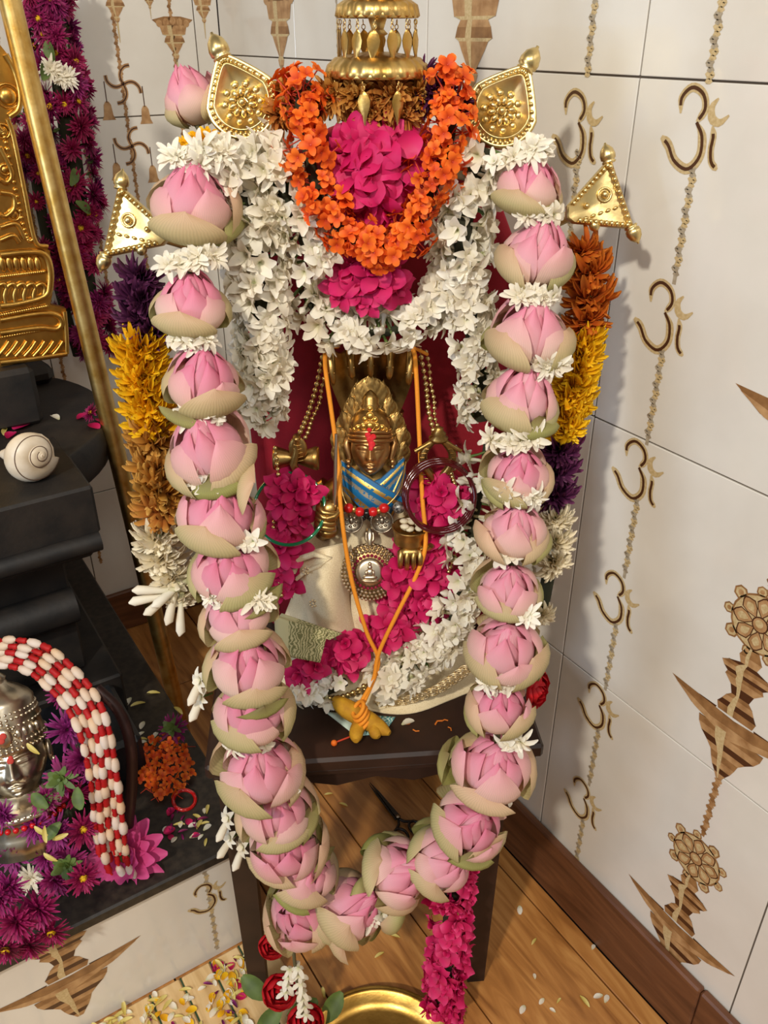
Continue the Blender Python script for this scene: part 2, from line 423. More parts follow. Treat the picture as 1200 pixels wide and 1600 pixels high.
def bandpoly(m, prof, y, cols):
    """mirror a (halfwidth, z) profile, each band its own colour"""
    for i in range(len(prof)-1):
        (a, z0), (b, z1) = prof[i], prof[i+1]
        m.cur = cols[i % len(cols)]
        m.add([(-a, y, z0), (a, y, z0), (b, y, z1), (-b, y, z1)], [(0, 1, 2, 3)])
        m.cur = 2
        m.add([(-a*0.45, y-0.0002, z0), (-a*0.12, y-0.0002, z0), (-b*0.12, y-0.0002, z1), (-b*0.45, y-0.0002, z1)], [(0, 1, 2, 3)])
        m.cur = 3
        m.add([(-a, y--0.0001, z0+0.0006), (a, y--0.0001, z0+0.0006), (a, y--0.0001, z0-0.0006), (-a, y--0.0001, z0-0.0006)], [(0, 1, 2, 3)])
def disc2(m, c, r, y, n=12, sx=1.0):
    m.add([(c[0]+sx*r*math.cos(2*PI*i/n), y, c[1]+r*math.sin(2*PI*i/n)) for i in range(n)], [tuple(range(n))])
def rosette_print(m, y):
    m.cur = 1; disc2(m, (0, 0), 0.038, y, 20); m.cur = 2; disc2(m, (0, 0), 0.0355, y-0.0001, 20)
    for k in range(8):
        a = k*PI/4; ca, sa_ = math.cos(a), math.sin(a)
        pet = [(0.008, 0), (0.018, 0.0075), (0.027, 0.010), (0.034, 0.004), (0.036, 0), (0.034, -0.004), (0.027, -0.010), (0.018, -0.0075)]
        for cur, f, dy in ((3, 1.0, 0.0002), (0, 0.86, 0.0003), (2, 0.5, 0.0004)):
            m.cur = cur; m.add([((0.022+(px-0.022)*f)*ca-pz*f*sa_, y-dy, (0.022+(px-0.022)*f)*sa_+pz*f*ca) for px, pz in pet], [tuple(range(8))])
    m.cur = 3; disc2(m, (0, 0), 0.0105, y-0.0005, 14); m.cur = 0; disc2(m, (0, 0), 0.0088, y-0.0006, 14); m.cur = 2; disc2(m, (-0.001, 0.001), 0.005, y-0.0007, 12)
    for k in range(9):
        a = (k+0.5)*2*PI/9; c = (0.041*math.cos(a), 0.041*math.sin(a)); rr_ = 0.0095 if k % 2 else 0.0075
        m.cur = 1; disc2(m, c, rr_, y+0.0001, 7); m.cur = 2; disc2(m, c, rr_*0.75, y, 7); m.cur = 0; disc2(m, c, rr_*0.4, y-0.00005, 7)
def lamp_mesh(ros=True):
    # carved rosette above a hanging oil lamp with a boat-shaped bowl
    m = MB(); y = -0.0004
    if ros: rosette_print(m, y)
    bandpoly(m, [(0.008, -0.036), (0.015, -0.050), (0.011, -0.060), (0.026, -0.065), (0.034, -0.070), (0.030, -0.076), (0.024, -0.081), (0.026, -0.086), (0.016, -0.096), (0.012, -0.108), (0.018, -0.114), (0.022, -0.122), (0.027, -0.130), (0.024, -0.140)], y, [1, 0, 3, 1, 0, 3])
    # bowl
    m.cur = 1; m.add([(-0.095, y, -0.136), (-0.06, y, -0.158), (0, y, -0.172), (0.06, y, -0.158), (0.095, y, -0.136), (0.045, y, -0.14), (0, y, -0.144), (-0.045, y, -0.14)], [(0, 1, 7), (1, 2, 6, 7), (2, 3, 5, 6), (3, 4, 5)])
    m.cur = 0; m.add([(-0.088, y-0.0002, -0.141), (-0.055, y-0.0002, -0.160), (0, y-0.0002, -0.176), (0.055, y-0.0002, -0.160), (0.088, y-0.0002, -0.141), (0.03, y-0.0002, -0.158), (-0.03, y-0.0002, -0.158)], [(0, 1, 6), (1, 2, 6), (2, 5, 6), (2, 3, 5), (3, 4, 5)])
    m.cur = 3
    for sx in (-1, 1): m.add([(sx*0.026, y--0.0001, -0.139), (sx*0.052, y--0.0001, -0.139), (sx*0.042, y--0.0001, -0.151), (sx*0.03, y--0.0001, -0.15)], [(0, 1, 2, 3)])
    bandpoly(m, [(0.046, -0.166), (0.044, -0.176), (0.038, -0.186), (0.028, -0.195), (0.02, -0.204), (0.017, -0.214), (0.013, -0.224), (0.008, -0.232), (0.004, -0.24)], y-0.0001, [1, 0, 3, 0])
    return m.mesh('lamp_print', [M_PTAN, M_PBRONZE, M_PGOLD, M_PBROWN], False, fix=False)
LAMP = lamp_mesh(); LAMPG = lamp_mesh(False)
CH2 = chain_mesh(0.155, 0.009, [M_PBRONZE, M_PTAN])
for k in range(3):
    inst('lamp_print', LAMP, wall_right, FR @ T(-0.408, 0, 0.722-0.392*(k-1)))
    inst('chain_print', CH2, wall_right, FR @ T(-0.408, -0.0001, 0.722-0.392*(k-1)+0.20))
def bowl_lamp_mesh():
    m = MB(); y = -0.0004
    m.cur = 1; m.add([(-0.075, y, 0.075), (-0.045, y, 0.052), (0.045, y, 0.052), (0.075, y, 0.075), (0.03, y, 0.085), (-0.03, y, 0.085)], [(0, 1, 2, 3, 4, 5)])
    m.cur = 0
    for i in range(5): disc2(m, (-0.05+0.025*i, 0.072-0.004*abs(i-2)), 0.012, y-0.0002, 10, 0.9)
    bandpoly(m, [(0.05, 0.058), (0.042, 0.03), (0.028, 0.026), (0.034, 0.018), (0.038, 0.006), (0.03, 0.002), (0.024, -0.008), (0.008, -0.03), (0.012, -0.036), (0.009, -0.044), (0.004, -0.05), (0.0015, -0.12)], y-0.0001, [0, 2, 0, 1, 2, 0])
    return m.mesh('lamp_print', [M_PTAN, M_PBRONZE, M_PGOLD, M_PBROWN], False, fix=False)
BL = bowl_lamp_mesh()
inst('lamp_print', BL, wall_right, FR @ T(-0.973, 0, 1.285)); inst('lamp_print', BL, wall_right, FR @ T(-1.515, 0, 1.288) @ SC(0.95))
inst('chain_print', chain_mesh(0.3, 0.006), wall_right, FR @ T(-0.973, -0.0001, 1.24)); inst('chain_print', chain_mesh(0.4, 0.005), wall_right, FR @ T(-1.317, -0.0001, 1.6))

# back wall: curled crosses with bells on chains, small hanging lamps
def cross_mesh():
    m = MB(); y = -0.0004
    for k in range(4):
        a = k*PI/2
        pts = [(0, 0), (0.012, 0.004), (0.022, 0.002), (0.03, -0.006), (0.032, -0.016)]
        m.cur = 0; m.ribbon([(x*math.cos(a)-z*math.sin(a), x*math.sin(a)+z*math.cos(a)) for x, z in smooth2(pts, 12)], 0.007, y)
        m.cur = 1; m.ribbon([(x*math.cos(a)-z*math.sin(a), x*math.sin(a)+z*math.cos(a)) for x, z in smooth2(pts, 12)], 0.0025, y-0.0002)
    for sx, z0 in ((-1, 0.0), (1, -0.01)):
        m.cur = 1; m.ribbon([(sx*0.036, z0+0.006), (sx*0.036, z0-0.03)], 0.0018, y)
        m.cur = 2; bell = [(0.003, -0.028), (0.007, -0.034), (0.009, -0.052), (0.013, -0.06)]
        for (a, z1), (b, z2) in zip(bell, bell[1:]):
            m.add([(sx*0.036-a, y, z0+z1), (sx*0.036+a, y, z0+z1), (sx*0.036+b, y, z0+z2), (sx*0.036-b, y, z0+z2)], [(0, 1, 2, 3)])
    return m.mesh('cross_print', [M_PTAN, M_PBROWN, M_PTAN], False, fix=False)
CX = cross_mesh()
for z in (1.210, 1.102): inst('cross_print', CX, wall_back, FB @ T(0.560, 0, z))
CH3 = chain_mesh(1.1, 0.007, [M_PBRONZE, M_PTAN])
inst('chain_print', CH3, wall_back, FB @ T(0.558, -0.0001, 1.6))
inst('chain_print', CH3, wall_back, FB @ T(0.668, -0.0001, 1.6)); inst('chain_print', CH3, wall_back, FB @ T(0.35, -0.0001, 1.3)); inst('chain_print', CH3, wall_back, FB @ T(0.47, -0.0001, 1.1))
for s, z, k in [(0.565, 1.335, 0.62), (0.671, 1.276, 0.72), (0.735, 1.330, 0.5), (0.45, 1.27, 0.6), (0.63, 1.345, 0.3)]:
    inst('lamp_print', BL, wall_back, FB @ T(s, 0, z) @ SC(k*0.75, 1, k*0.75))

# --- floor of wood planks laid along the right wall
floor = struct('floor', MB().box((-2.2, -1.0, -0.06), (0.9, 2.4, -0.008)), simple('floor_joint', (48, 28, 16), 0.9), Matrix.Identity(4))
PX = [0.752, 0.718, 0.53, 0.342, 0.154, -0.034, -0.222, -0.41, -0.598, -0.786]
pc = {}
for i in range(len(PX)-1):
    x1, x0 = PX[i], PX[i+1]; wd = round(x1-x0-0.0025, 4)
    y = -0.75 + (0.0 if i == 0 else [0.28, 0.05, 0.45, 0.2, 0.6][i % 5]) - (0.245 if i == 0 else 0)
    while y < CB:
        ln = min(0.9, CB-y)
        if ln > 0.02:
            key = (wd, round(ln, 3))
            if key not in pc: pc[key] = MB().box((-wd/2, 0.0012, -0.009), (wd/2, ln-0.0012, 0), None, 0.0009).mesh('plank', M_FLOOR, False)
            inst('plank', pc[key], floor, basis(D2*((x0+x1)/2)+D1*y, D2, D1, UP))
        y += 0.9
trim1 = bpy.data.objects.new('baseboard_right', None); link(trim1, None, FR); trim1['kind'] = 'structure'
for a, b in ((-CB, -1.05), (-1.05, -0.345), (-0.345, 0.4), (0.4, 0.88)):
    ln = b-a-0.002
    m = MB().box((-0.0135, -0.001-ln/2, 0.0), (-0.0, ln/2, 0.125), None, 0.003)
    inst('skirting_board', m.mesh('skirting_board', M_BASE, False), trim1, FR @ T((a+b)/2, 0, 0) @ basis(Vector((0, 0, 0)), Vector((0, 1, 0)), Vector((-1, 0, 0)), UP))
trim2 = bpy.data.objects.new('baseboard_back', None); link(trim2, None, FB); trim2['kind'] = 'structure'
m = MB().box((-0.0135, -0.235, 0.0), (-0.0, 0.2285, 0.11), None, 0.003)
inst('skirting_board', m.mesh('skirting_board', M_BASE, False), trim2, FB @ T(0.53, 0, 0) @ basis(Vector((0, 0, 0)), Vector((0, 1, 0)), Vector((-1, 0, 0)), UP))

# --- low platform along the back wall: tiled riser, dark granite top
PLN, PLS, PLZ = 0.845, 0.300, 0.241
plat = struct('trim_1', MB().box((-1.0, PLN+0.010, 0.0), (PLS-0.006, CB-0.002, PLZ-0.02)), M_GROUT, basis(Vector((0, 0, 0)), D2, D1, UP))
FP = basis(D1*PLN, D2, D1, UP)
rm = {}
for a, b in ((PLS-0.006-0.385, PLS-0.006), (PLS-0.006-0.77, PLS-0.006-0.385), (-1.0, PLS-0.006-0.77)):
    wd = b-a-0.002; inst('tile', MB().box((-wd/2, 0, 0.001), (wd/2, 0.0095, PLZ-0.022), None, 0.0007).mesh('tile', M_TILE, False), plat, FP @ T((a+b)/2, 0, 0))
inst('tile', MB().box((0, 0, 0.001), (0.006, CB-PLN-0.012, PLZ-0.022)).mesh('tile', M_TILE, False), plat, FP @ T(PLS-0.006, 0.0, 0))
inst('granite_slab', MB().box((-1.0, -0.012, PLZ-0.02), (PLS+0.008, CB-PLN-0.002, PLZ), None, 0.003).mesh('granite_slab', M_GRANITE, False), plat, FP)
p = FP.inverted() @ atn(322, 1398, PLN)
M_DARKPR = simple('print_dark', (84, 72, 58), 0.4)
inst('om_print', OM, plat, FP @ T(p.x, 0, p.z) @ SC(0.82, 1, 0.82))
inst('chain_print', chain_mesh(0.19, 0.007), plat, FP @ T(p.x+0.004, -0.0001, 0.205))
p = FP.inverted() @ atn(108, 1528, PLN)
inst('lamp_print', LAMPG, plat, FP @ T(p.x, 0, p.z+0.148) @ SC(1.12, 1, 1.0))

# --- stool
sa = Vector((-0.219, 0.7415, 0)); sb = Vector((0.2016, 0.779, 0)); sx = (sb-sa).normalized(); sy = Vector((-sx.y, sx.x, 0))
SZ = 0.517
FS = basis((sa+sb)/2, sx, sy, UP)
stool = thing('wooden_stool', None, 'dark-stained wooden stool carrying the brass deity in the corner', 'stool', M=FS)
m = MB().box((-0.212, 0, SZ-0.022), (0.212, 0.30, SZ), None, 0.004); m.build('stool_top', M_STOOL, stool, FS, False)
m = MB().box((-0.205, 0.006, SZ-0.034), (0.205, 0.294, SZ-0.022), None, 0.003); m.build('moulding', M_STOOL, stool, FS, False)
leg = MB().grid(np.array([[(-a, -a, z), (a, -a, z), (a, a, z), (-a, a, z)] for a, z in ((0.0, 0), (0.013, 0), (0.013, 0.004), (0.017, 0.36), (0.0185, 0.40), (0.0185, SZ-0.034), (0, SZ-0.034))]), True).mesh('leg', M_STOOL, False)
for x in (-0.182, 0.155):
    for y in (0.028, 0.272): inst('leg', leg, stool, FS @ T(x, y, 0))
for y in (0.028, 0.272):
    pts = [(-0.165, SZ-0.034), (0.165, SZ-0.034), (0.165, SZ-0.075)]+[(0.15-0.3*i/12, SZ-0.062-0.006*math.cos(i*PI/2)) for i in range(13)]+[(-0.165, SZ-0.075)]
    MB().poly(pts, y-0.007, y+0.007).build('apron', M_STOOL, stool, FS, False)
for x in (-0.182, 0.182): MB().box((x-0.007, 0.046, SZ-0.072), (x+0.007, 0.254, SZ-0.034)).build('apron', M_STOOL, stool, FS, False)
# ================================================================ flower makers
def blade(L, Wd, e0, e1, nu=5, nv=6, cup=0.0, rnd=1.0, r0=0.0, base=0.25, twist=0.0, th=0.0, ruf=0.0):
    """one petal: leaves the axis at r0 with elevation e0 bending to e1; width W, cupped edges"""
    P = np.zeros((nv, nu, 3)); r, z, pv = r0, 0.0, 0.0
    for i in range(nv):
        v = 1-(1-i/(nv-1))**1.45; e = e0+(e1-e0)*v
        if i: r += L*(v-pv)*math.cos(e); z += L*(v-pv)*math.sin(e)
        pv = v; vm = 0.52
        sh = base+(1-base)*math.sin(PI/2*v/vm) if v < vm else max(0.10, 1-((v-vm)/(1-vm))**(1.1+1.1*rnd))**0.62
        for j in range(nu):
            u = 2*j/(nu-1)-1
            x = r-cup*0.3*u*u*math.sin(e)*L; y = Wd*sh*u; zz_ = z+cup*u*u*math.cos(e)*L*sh + twist*u*v*Wd + ruf*math.sin(9*v+5*u)*Wd*abs(u)
            P[i, j] = (x*math.cos(th)-y*math.sin(th), x*math.sin(th)+y*math.cos(th), zz_)
    return P
def rosette(layers, mat, name, tube=None, extra=None, jit=0.15, seed=1):
    rnd = random.Random(seed); m = MB()
    for (n, L, Wd, e0, e1, kw) in layers:
        o = rnd.random()*6
        for k in range(n):
            j = lambda s=jit: 1+rnd.uniform(-s, s)
            m.grid(blade(L*j(), Wd*j(), e0+rnd.uniform(-jit, jit), e1+rnd.uniform(-jit, jit)*1.5, th=o+2*PI*k/n+rnd.uniform(-jit, jit)*0.8, **kw))
    mats = [mat]
    if tube:
        r0, r1, L, tm = tube; mats.append(tm); m.cur = 1
        m.tube([(0, 0, 0.001), (0.0004, 0, -L*0.5), (0, 0.0006, -L)], lambda t: r0+(r1-r0)*t, 5)
    if extra:
        r, z, em = extra; mats.append(em); m.cur = len(mats)-1; m.sphere((0, 0, z), (r, r, r*0.6), 8, 4)
    return m.mesh(name, mats, True, fix=False)

q3 = dict(nu=3, nv=5); q4 = dict(nu=3, nv=4, rnd=2.0)
JAS = [rosette([(6, 0.0178, 0.0046, 0.85, -0.35, dict(nu=3, nv=6, cup=0.12, rnd=0.3)), (3, 0.011, 0.004, 1.3, 0.6, q3)], JASM, 'white_flower', (0.0018, 0.0013, 0.016, M_GREEN), seed=s) for s in (1, 2)]
JAS += [rosette([(6, 0.0185, 0.0046, 1.2, 0.5, dict(nu=3, nv=6, cup=0.15, rnd=0.3)), ], JASM, 'white_flower', (0.0024, 0.0014, 0.016, JASM), seed=s) for s in (3, 4)]
def budmesh():
    m = MB(); m.tube([(0, 0, -0.014), (0, 0, 0), (0.0005, 0, 0.005), (0, 0, 0.011)], lambda t: [0.0012, 0.002, 0.0042, 0.0008][min(3, int(t*3.01))], 6)
    return m.mesh('white_bud', JASM, True)
JBUD = budmesh()
TUBR = [rosette([(8, 0.024, 0.0036, 0.9, -0.3, dict(nu=3, nv=6, cup=0.1)), (7, 0.020, 0.0034, 1.2, 0.3, dict(nu=3, nv=6, cup=0.1)), (5, 0.013, 0.003, 1.5, 0.9, q3)], JASM, 'white_flower', (0.004, 0.003, 0.008, JASM), jit=0.25, seed=s) for s in (5, 6)]
IXO = [rosette([(4, 0.0092, 0.0036, 0.75, -0.1, dict(nu=3, nv=5, rnd=1.6, cup=0.15))], IXORA, 'orange_flower', (0.0007, 0.0006, 0.026, simple('ixora_tube', (196, 62, 34), 0.6) if s == 1 else MATS['ixora_tube']), jit=0.12, seed=s) for s in (1, 2, 3)]
OLE = [rosette([(5, 0.0245, 0.0088, 0.85, -0.2, dict(nu=5, nv=7, cup=-0.06, rnd=1.5, twist=0.45, ruf=0.05)), (4, 0.013, 0.0055, 1.25, 0.6, dict(nu=4, nv=5, rnd=1.2, twist=0.5, ruf=0.1))], OLEA, 'pink_flower', (0.0026, 0.0016, 0.014, OLEA), jit=0.2, seed=s) for s in (1, 2, 3)]
def mum(mat, name, R=0.024, Wd=0.0026, seed=1, droop=0.0, extra=None, jit=0.25):
    q = dict(nu=3, nv=5, cup=0.2, rnd=2.2)
    return rosette([(30, R*0.9, Wd, 0.1-droop, -0.7-droop, q), (30, R*0.92, Wd, 0.30-droop, -0.2-droop, q), (28, R*0.88, Wd, 0.5-droop, 0.25-droop, q), (26, R*0.82, Wd, 0.75-droop*0.6, 0.7-droop*0.6, q), (22, R*0.74, Wd, 1.0, 1.1, q), (16, R*0.66, Wd*0.9, 1.2, 1.5, q), (9, R*0.6, Wd*0.9, 1.4, 1.8, q)], mat, name, (0.006, 0.003, 0.006, M_GREEN), extra, jit, seed)
MUMY = [mum(YELL, 'yellow_flower', 0.019, 0.0020, s, jit=0.28) for s in (1, 2)]
MUMB = [mum(BROWN, 'withered_flower', 0.022, 0.0026, s, droop=0.35, jit=0.4) for s in (3, 4)]
MUMR = [mum(RUST, 'rust_flower', 0.020, 0.0026, s, droop=0.2, jit=0.4) for s in (5,)]
MUMP = [mum(DKPUR, 'purple_flower', 0.022, 0.0018, s, jit=0.35) for s in (6, 7)]
MUMW = [mum(CREAM, 'cream_flower', 0.019, 0.0022, s, jit=0.3) for s in (8, 9)]
ASTER = [rosette([(32, 0.0225, 0.0016, 0.30, -0.15, q4), (30, 0.0205, 0.0016, 0.55, 0.25, q4), (26, 0.017, 0.0015, 0.9, 0.6, q4), (16, 0.012, 0.0014, 1.2, 1.0, q4)], mt, 'aster', (0.004, 0.002, 0.012, M_GREEN), (0.006, 0.004, YELL) if i == 2 else None, 0.25, i+1) for i, mt in enumerate((PURP, PURP, MAROON, MAROON))]
CALYX = rosette([(9, 0.010, 0.0022, 0.3, 0.1, q3), (8, 0.007, 0.002, 0.7, 0.5, q3)], M_GREEN, 'calyx', jit=0.3, seed=3)
ASTW = rosette([(24, 0.021, 0.002, 0.35, -0.1, q3), (20, 0.018, 0.002, 0.7, 0.4, q3), (12, 0.012, 0.002, 1.1, 0.8, q3)], JASM, 'white_flower', (0.004, 0.002, 0.01, M_GREEN), None, 0.25, 4)

def patch(R, Hh, a0, opn, flare=0.0, nu=7, nv=8, seed=0):
    rnd = random.Random(seed); ph = rnd.random()*6
    P = np.zeros((nv, nu, 3))
    for i in range(nv):
        v = i/(nv-1)
        r = R*(math.sin(PI*(0.10+0.80*v))**0.75 + opn*v**1.6 + flare*max(0, v-0.65)**1.4*4)
        wdt = a0*((0.62+0.38*math.sin(PI/2*v/0.42)) if v < 0.42 else max(0.0004, 1-((v-0.42)/0.58)**2.3)**0.58)
        for j in range(nu):
            u = 2*j/(nu-1)-1
            rr = r*(1-0.05*u*u*v+0.03*math.sin(ph+4*v+2*u))
            P[i, j] = (rr*math.cos(wdt*u), rr*math.sin(wdt*u), Hh*v*(1-0.04*u*u))
    return P
def rot(P, a):
    c, s = math.cos(a), math.sin(a); Q = P.copy(); Q[..., 0] = P[..., 0]*c-P[..., 1]*s; Q[..., 1] = P[..., 0]*s+P[..., 1]*c; return Q
BUD = []
for s in range(3):
    m = MB(); rnd = random.Random(s+20)
    for n, R, Hh, a0, op in ((4, 0.40, 1.50, 0.9, -0.30), (5, 0.56, 1.55, 0.75, -0.20), (6, 0.70, 1.46, 0.62, -0.08+0.05*s)):
        o = rnd.random()*6
        for k in range(n): m.grid(rot(patch(R*rnd.uniform(0.94, 1.05), Hh*rnd.uniform(0.92, 1.05), a0, op+rnd.uniform(-0.05, 0.08), seed=rnd.random()), o+2*PI*k/n+rnd.uniform(-0.15, 0.15)))
    m.lathe([(0.3, 0.05), (0.42, 0.5), (0.40, 0.9), (0.30, 1.2), (0.16, 1.42), (0.0, 1.50)], 18, None, 0.06, 6)
    BUD.append(m.mesh('lotus', PINK, True, fix=False))
MIDM = [MB().grid(patch(0.84, 1.30, 0.70, op, fl, seed=i)).mesh('petal', MIDP, True, fix=False) for i, (op, fl) in enumerate(((0.0, 0), (0.10, 0.1), (0.22, 0.25)))]
OUTM = [MB().grid(patch(0.97, h, 0.85, op, fl, seed=i+9)).mesh('outer_petal', OUTP, True, fix=False) for i, (h, op, fl) in enumerate(((1.08, 0.05, 0), (1.0, 0.2, 0.15), (1.12, 0.38, 0.1)))]
GRNM = [MB().grid(patch(1.0, h, 0.6, op, fl, seed=i+19)).mesh('green_sepal', SEPG, True, fix=False) for i, (h, op, fl) in enumerate(((0.75, 0.15, 0.1), (0.62, 0.45, 0.2)))]
STEMM = MB().lathe([(0.0, -0.06), (0.22, -0.05), (0.45, 0.0), (0.42, 0.06), (0.0, 0.08)], 10).mesh('receptacle', M_GREEN)

rl = random.Random(11)
def lotus(parent, loc, axis, R, kind='normal', face=None):
    """bud of joined inner petals, with its larger petals as pieces of their own"""
    M = orient(loc, axis, 0, (R, R, R*rl.uniform(0.95, 1.08)))
    o = inst('lotus', rl.choice(BUD), parent, M @ RZ(rl.random()*6))
    a0 = rl.random()*6
    for k in range(4):
        inst('petal', MIDM[rl.choice((0, 0, 1, 1, 2))], o, M @ RZ(a0+k*PI/2+rl.uniform(-0.2, 0.2)) @ SC(1, 1, rl.uniform(0.85, 1.08)))
    a0 += 0.7
    for k in range(3):
        inst('outer_petal', OUTM[rl.choice((0, 0, 1, 1, 2))], o, M @ T(0, 0, -0.04) @ RZ(a0+k*2*PI/3+rl.uniform(-0.25, 0.25)) @ SC(1, 1, rl.uniform(0.8, 1.1)))
    inst('green_sepal', rl.choice(GRNM), o, M @ T(0, 0, -0.06) @ RZ(rl.uniform(-PI, PI)))
    return o

rs = random.Random(5)
def strand(parent, path, meshes, n, rad, size=(0.85, 1.15), name=None, spread=(-0.5, PI+0.5), lift=0.3, core=None, view=None, rr=(0.75, 1.1)):
    """flowers tied along a path, facing out of it towards the room"""
    L = len(path)
    if core:
        MB().tube(path, core, 7).build('cord', M_DARKCORE, parent)
    for i in range(n):
        t = (i+rs.random())/n*(L-1); k = min(int(t), L-2); f = t-k
        p = path[k].lerp(path[k+1], f); tg = (path[k+1]-path[k]).normalized()
        front = (Vector((0, -1, 0.45)) if view is None else Vector(view)); front = (front-tg*front.dot(tg)).normalized(); side = tg.cross(front)
        R = rad(t/(L-1)) if callable(rad) else rad
        a = rs.uniform(*spread); e = (side*math.cos(a)+front*math.sin(a))
        ax = (e+tg*rs.uniform(-1, 1)*lift+Vector((rs.uniform(-1, 1), rs.uniform(-1, 1), rs.uniform(-1, 1)))*0.25)
        me = rs.choice(meshes)
        inst(name or me.name.split('.')[0], me, parent, orient(p+e*R*rs.uniform(*rr), ax, rs.random()*6, rs.uniform(*size)))
def cluster(parent, cx, cy, rx, ry, Y, meshes, n, size=(0.85, 1.15), name=None, dome=0.02, lift=0.5):
    """flowers heaped over a patch of the deity's front"""
    for i in range(n):
        a = i*2.39996; q = math.sqrt((i+0.5)/n)
        p = at(cx+rx*q*math.cos(a)+rs.uniform(-4, 4), cy+ry*q*math.sin(a)+rs.uniform(-4, 4), Y-dome*(1-q*q)+rs.uniform(-0.004, 0.004))
        ax = Vector((math.cos(a)*q*lift+rs.uniform(-.35, .35), -1, 0.45-math.sin(a)*q*lift+rs.uniform(-.35, .35)))
        me = rs.choice(meshes)
        inst(name or me.name.split('.')[0], me, parent, orient(p, ax, rs.random()*6, rs.uniform(*size)))

# ================================================================ shrine backdrop and brass finials
bd = thing('shrine_backdrop', (0, 1.05, SZ), 'arched red velvet backdrop with four embossed brass finials behind the deity', 'backdrop')
cxb = -0.005
out = [(cxb-0.155, SZ), (cxb+0.155, SZ), (cxb+0.165, 0.95)]
out += [(cxb+0.165*math.cos(a), 0.98+0.225*math.sin(a)) for a in np.linspace(0.1, PI-0.1, 24)] + [(cxb-0.165, 0.95)]
MB().poly(out, 1.03, 1.05).build('velvet_panel', M_VELVET, bd, None, 'auto')
MB().tube([(x, 1.04, z) for x, z in out[1:]+out[:1]], 0.012, 10).build('frame_roll', M_VELVET, bd)

def knob(m, base, dirn, r):
    m.lathe([(0, -r*0.3), (r*0.85, -r*0.3), (r*0.95, -r*0.1), (r*0.75, r*0.1), (r*1.0, r*0.25), (r*1.05, r*0.8), (r*0.85, r*1.5), (r*0.4, r*2.0), (r*0.18, r*2.15), (r*0.16, r*2.35), (0, r*2.4)], 16, orient(base, dirn))
def finial_round(ctr, ang, Rr, flip=1):
    # local: x right, z up along the tip direction, front -y
    M = T(ctr) @ RX(-0.28) @ RY(ang)
    g = bpy.data.objects.new('finial', None)
    m = MB(); n = 40
    def outline(k):
        pts = []
        for i in range(n):
            a = -PI/2+2*PI*i/n
            x, z = math.cos(a), math.sin(a)
            if z > 0.15: x *= (1-(z-0.15)/0.85*0.62)**0.9; z = z*1.28
            pts.append((x*Rr*k, z*Rr*k))
        return pts
    A = outline(1.0); B = outline(0.95); Cc = outline(0.76); Dd = outline(0.70)
    rows = [[(x, 0.006, z) for x, z in A], [(x, -0.002, z) for x, z in A], [(x, -0.005, z) for x, z in B], [(x, -0.003, z) for x, z in outline(0.90)], [(x, -0.003, z) for x, z in outline(0.80)], [(x, -0.0065, z) for x, z in Cc], [(x, -0.0065, z) for x, z in outline(0.73)], [(x, 0.0, z) for x, z in Dd], [(x*0.02, 0.0, z*0.02) for x, z in Dd]]
    m.grid(np.array(rows), True)
    body = m.build('finial', M_PALEBR, bd, M)
    m = MB(); O = outline(0.85)
    for i in range(0, n): m.sphere((O[i][0], -0.0045, O[i][1]), Rr*0.052, 8, 5)
    m.build('bead_rim', M_PALEBR, body, M)
    m = MB()
    for k in range(10):
        a = 2*PI*k/10; m.sphere((0, 0, 0), (Rr*0.14, Rr*0.11, Rr*0.085), 10, 6, T(0.27*Rr*math.cos(a), -0.002, 0.26*Rr*math.sin(a)-0.04*Rr) @ RY(-a))
    for k in range(10):
        a = 2*PI*(k+.5)/10; m.sphere((0, 0, 0), (Rr*0.10, Rr*0.06, Rr*0.10), 8, 5, T(0.48*Rr*math.cos(a), 0.0, 0.48*Rr*math.sin(a)-0.04*Rr) @ RY(-a))
    m.sphere((0, -0.003, -0.04*Rr), Rr*0.11, 12, 8)
    m.build('rosette', M_PALEBR, body, M)
    m = MB(); knob(m, (0, 0, Rr*1.2), (0, 0, 1), Rr*0.27); m.build('knob', M_PALEBR, body, M)
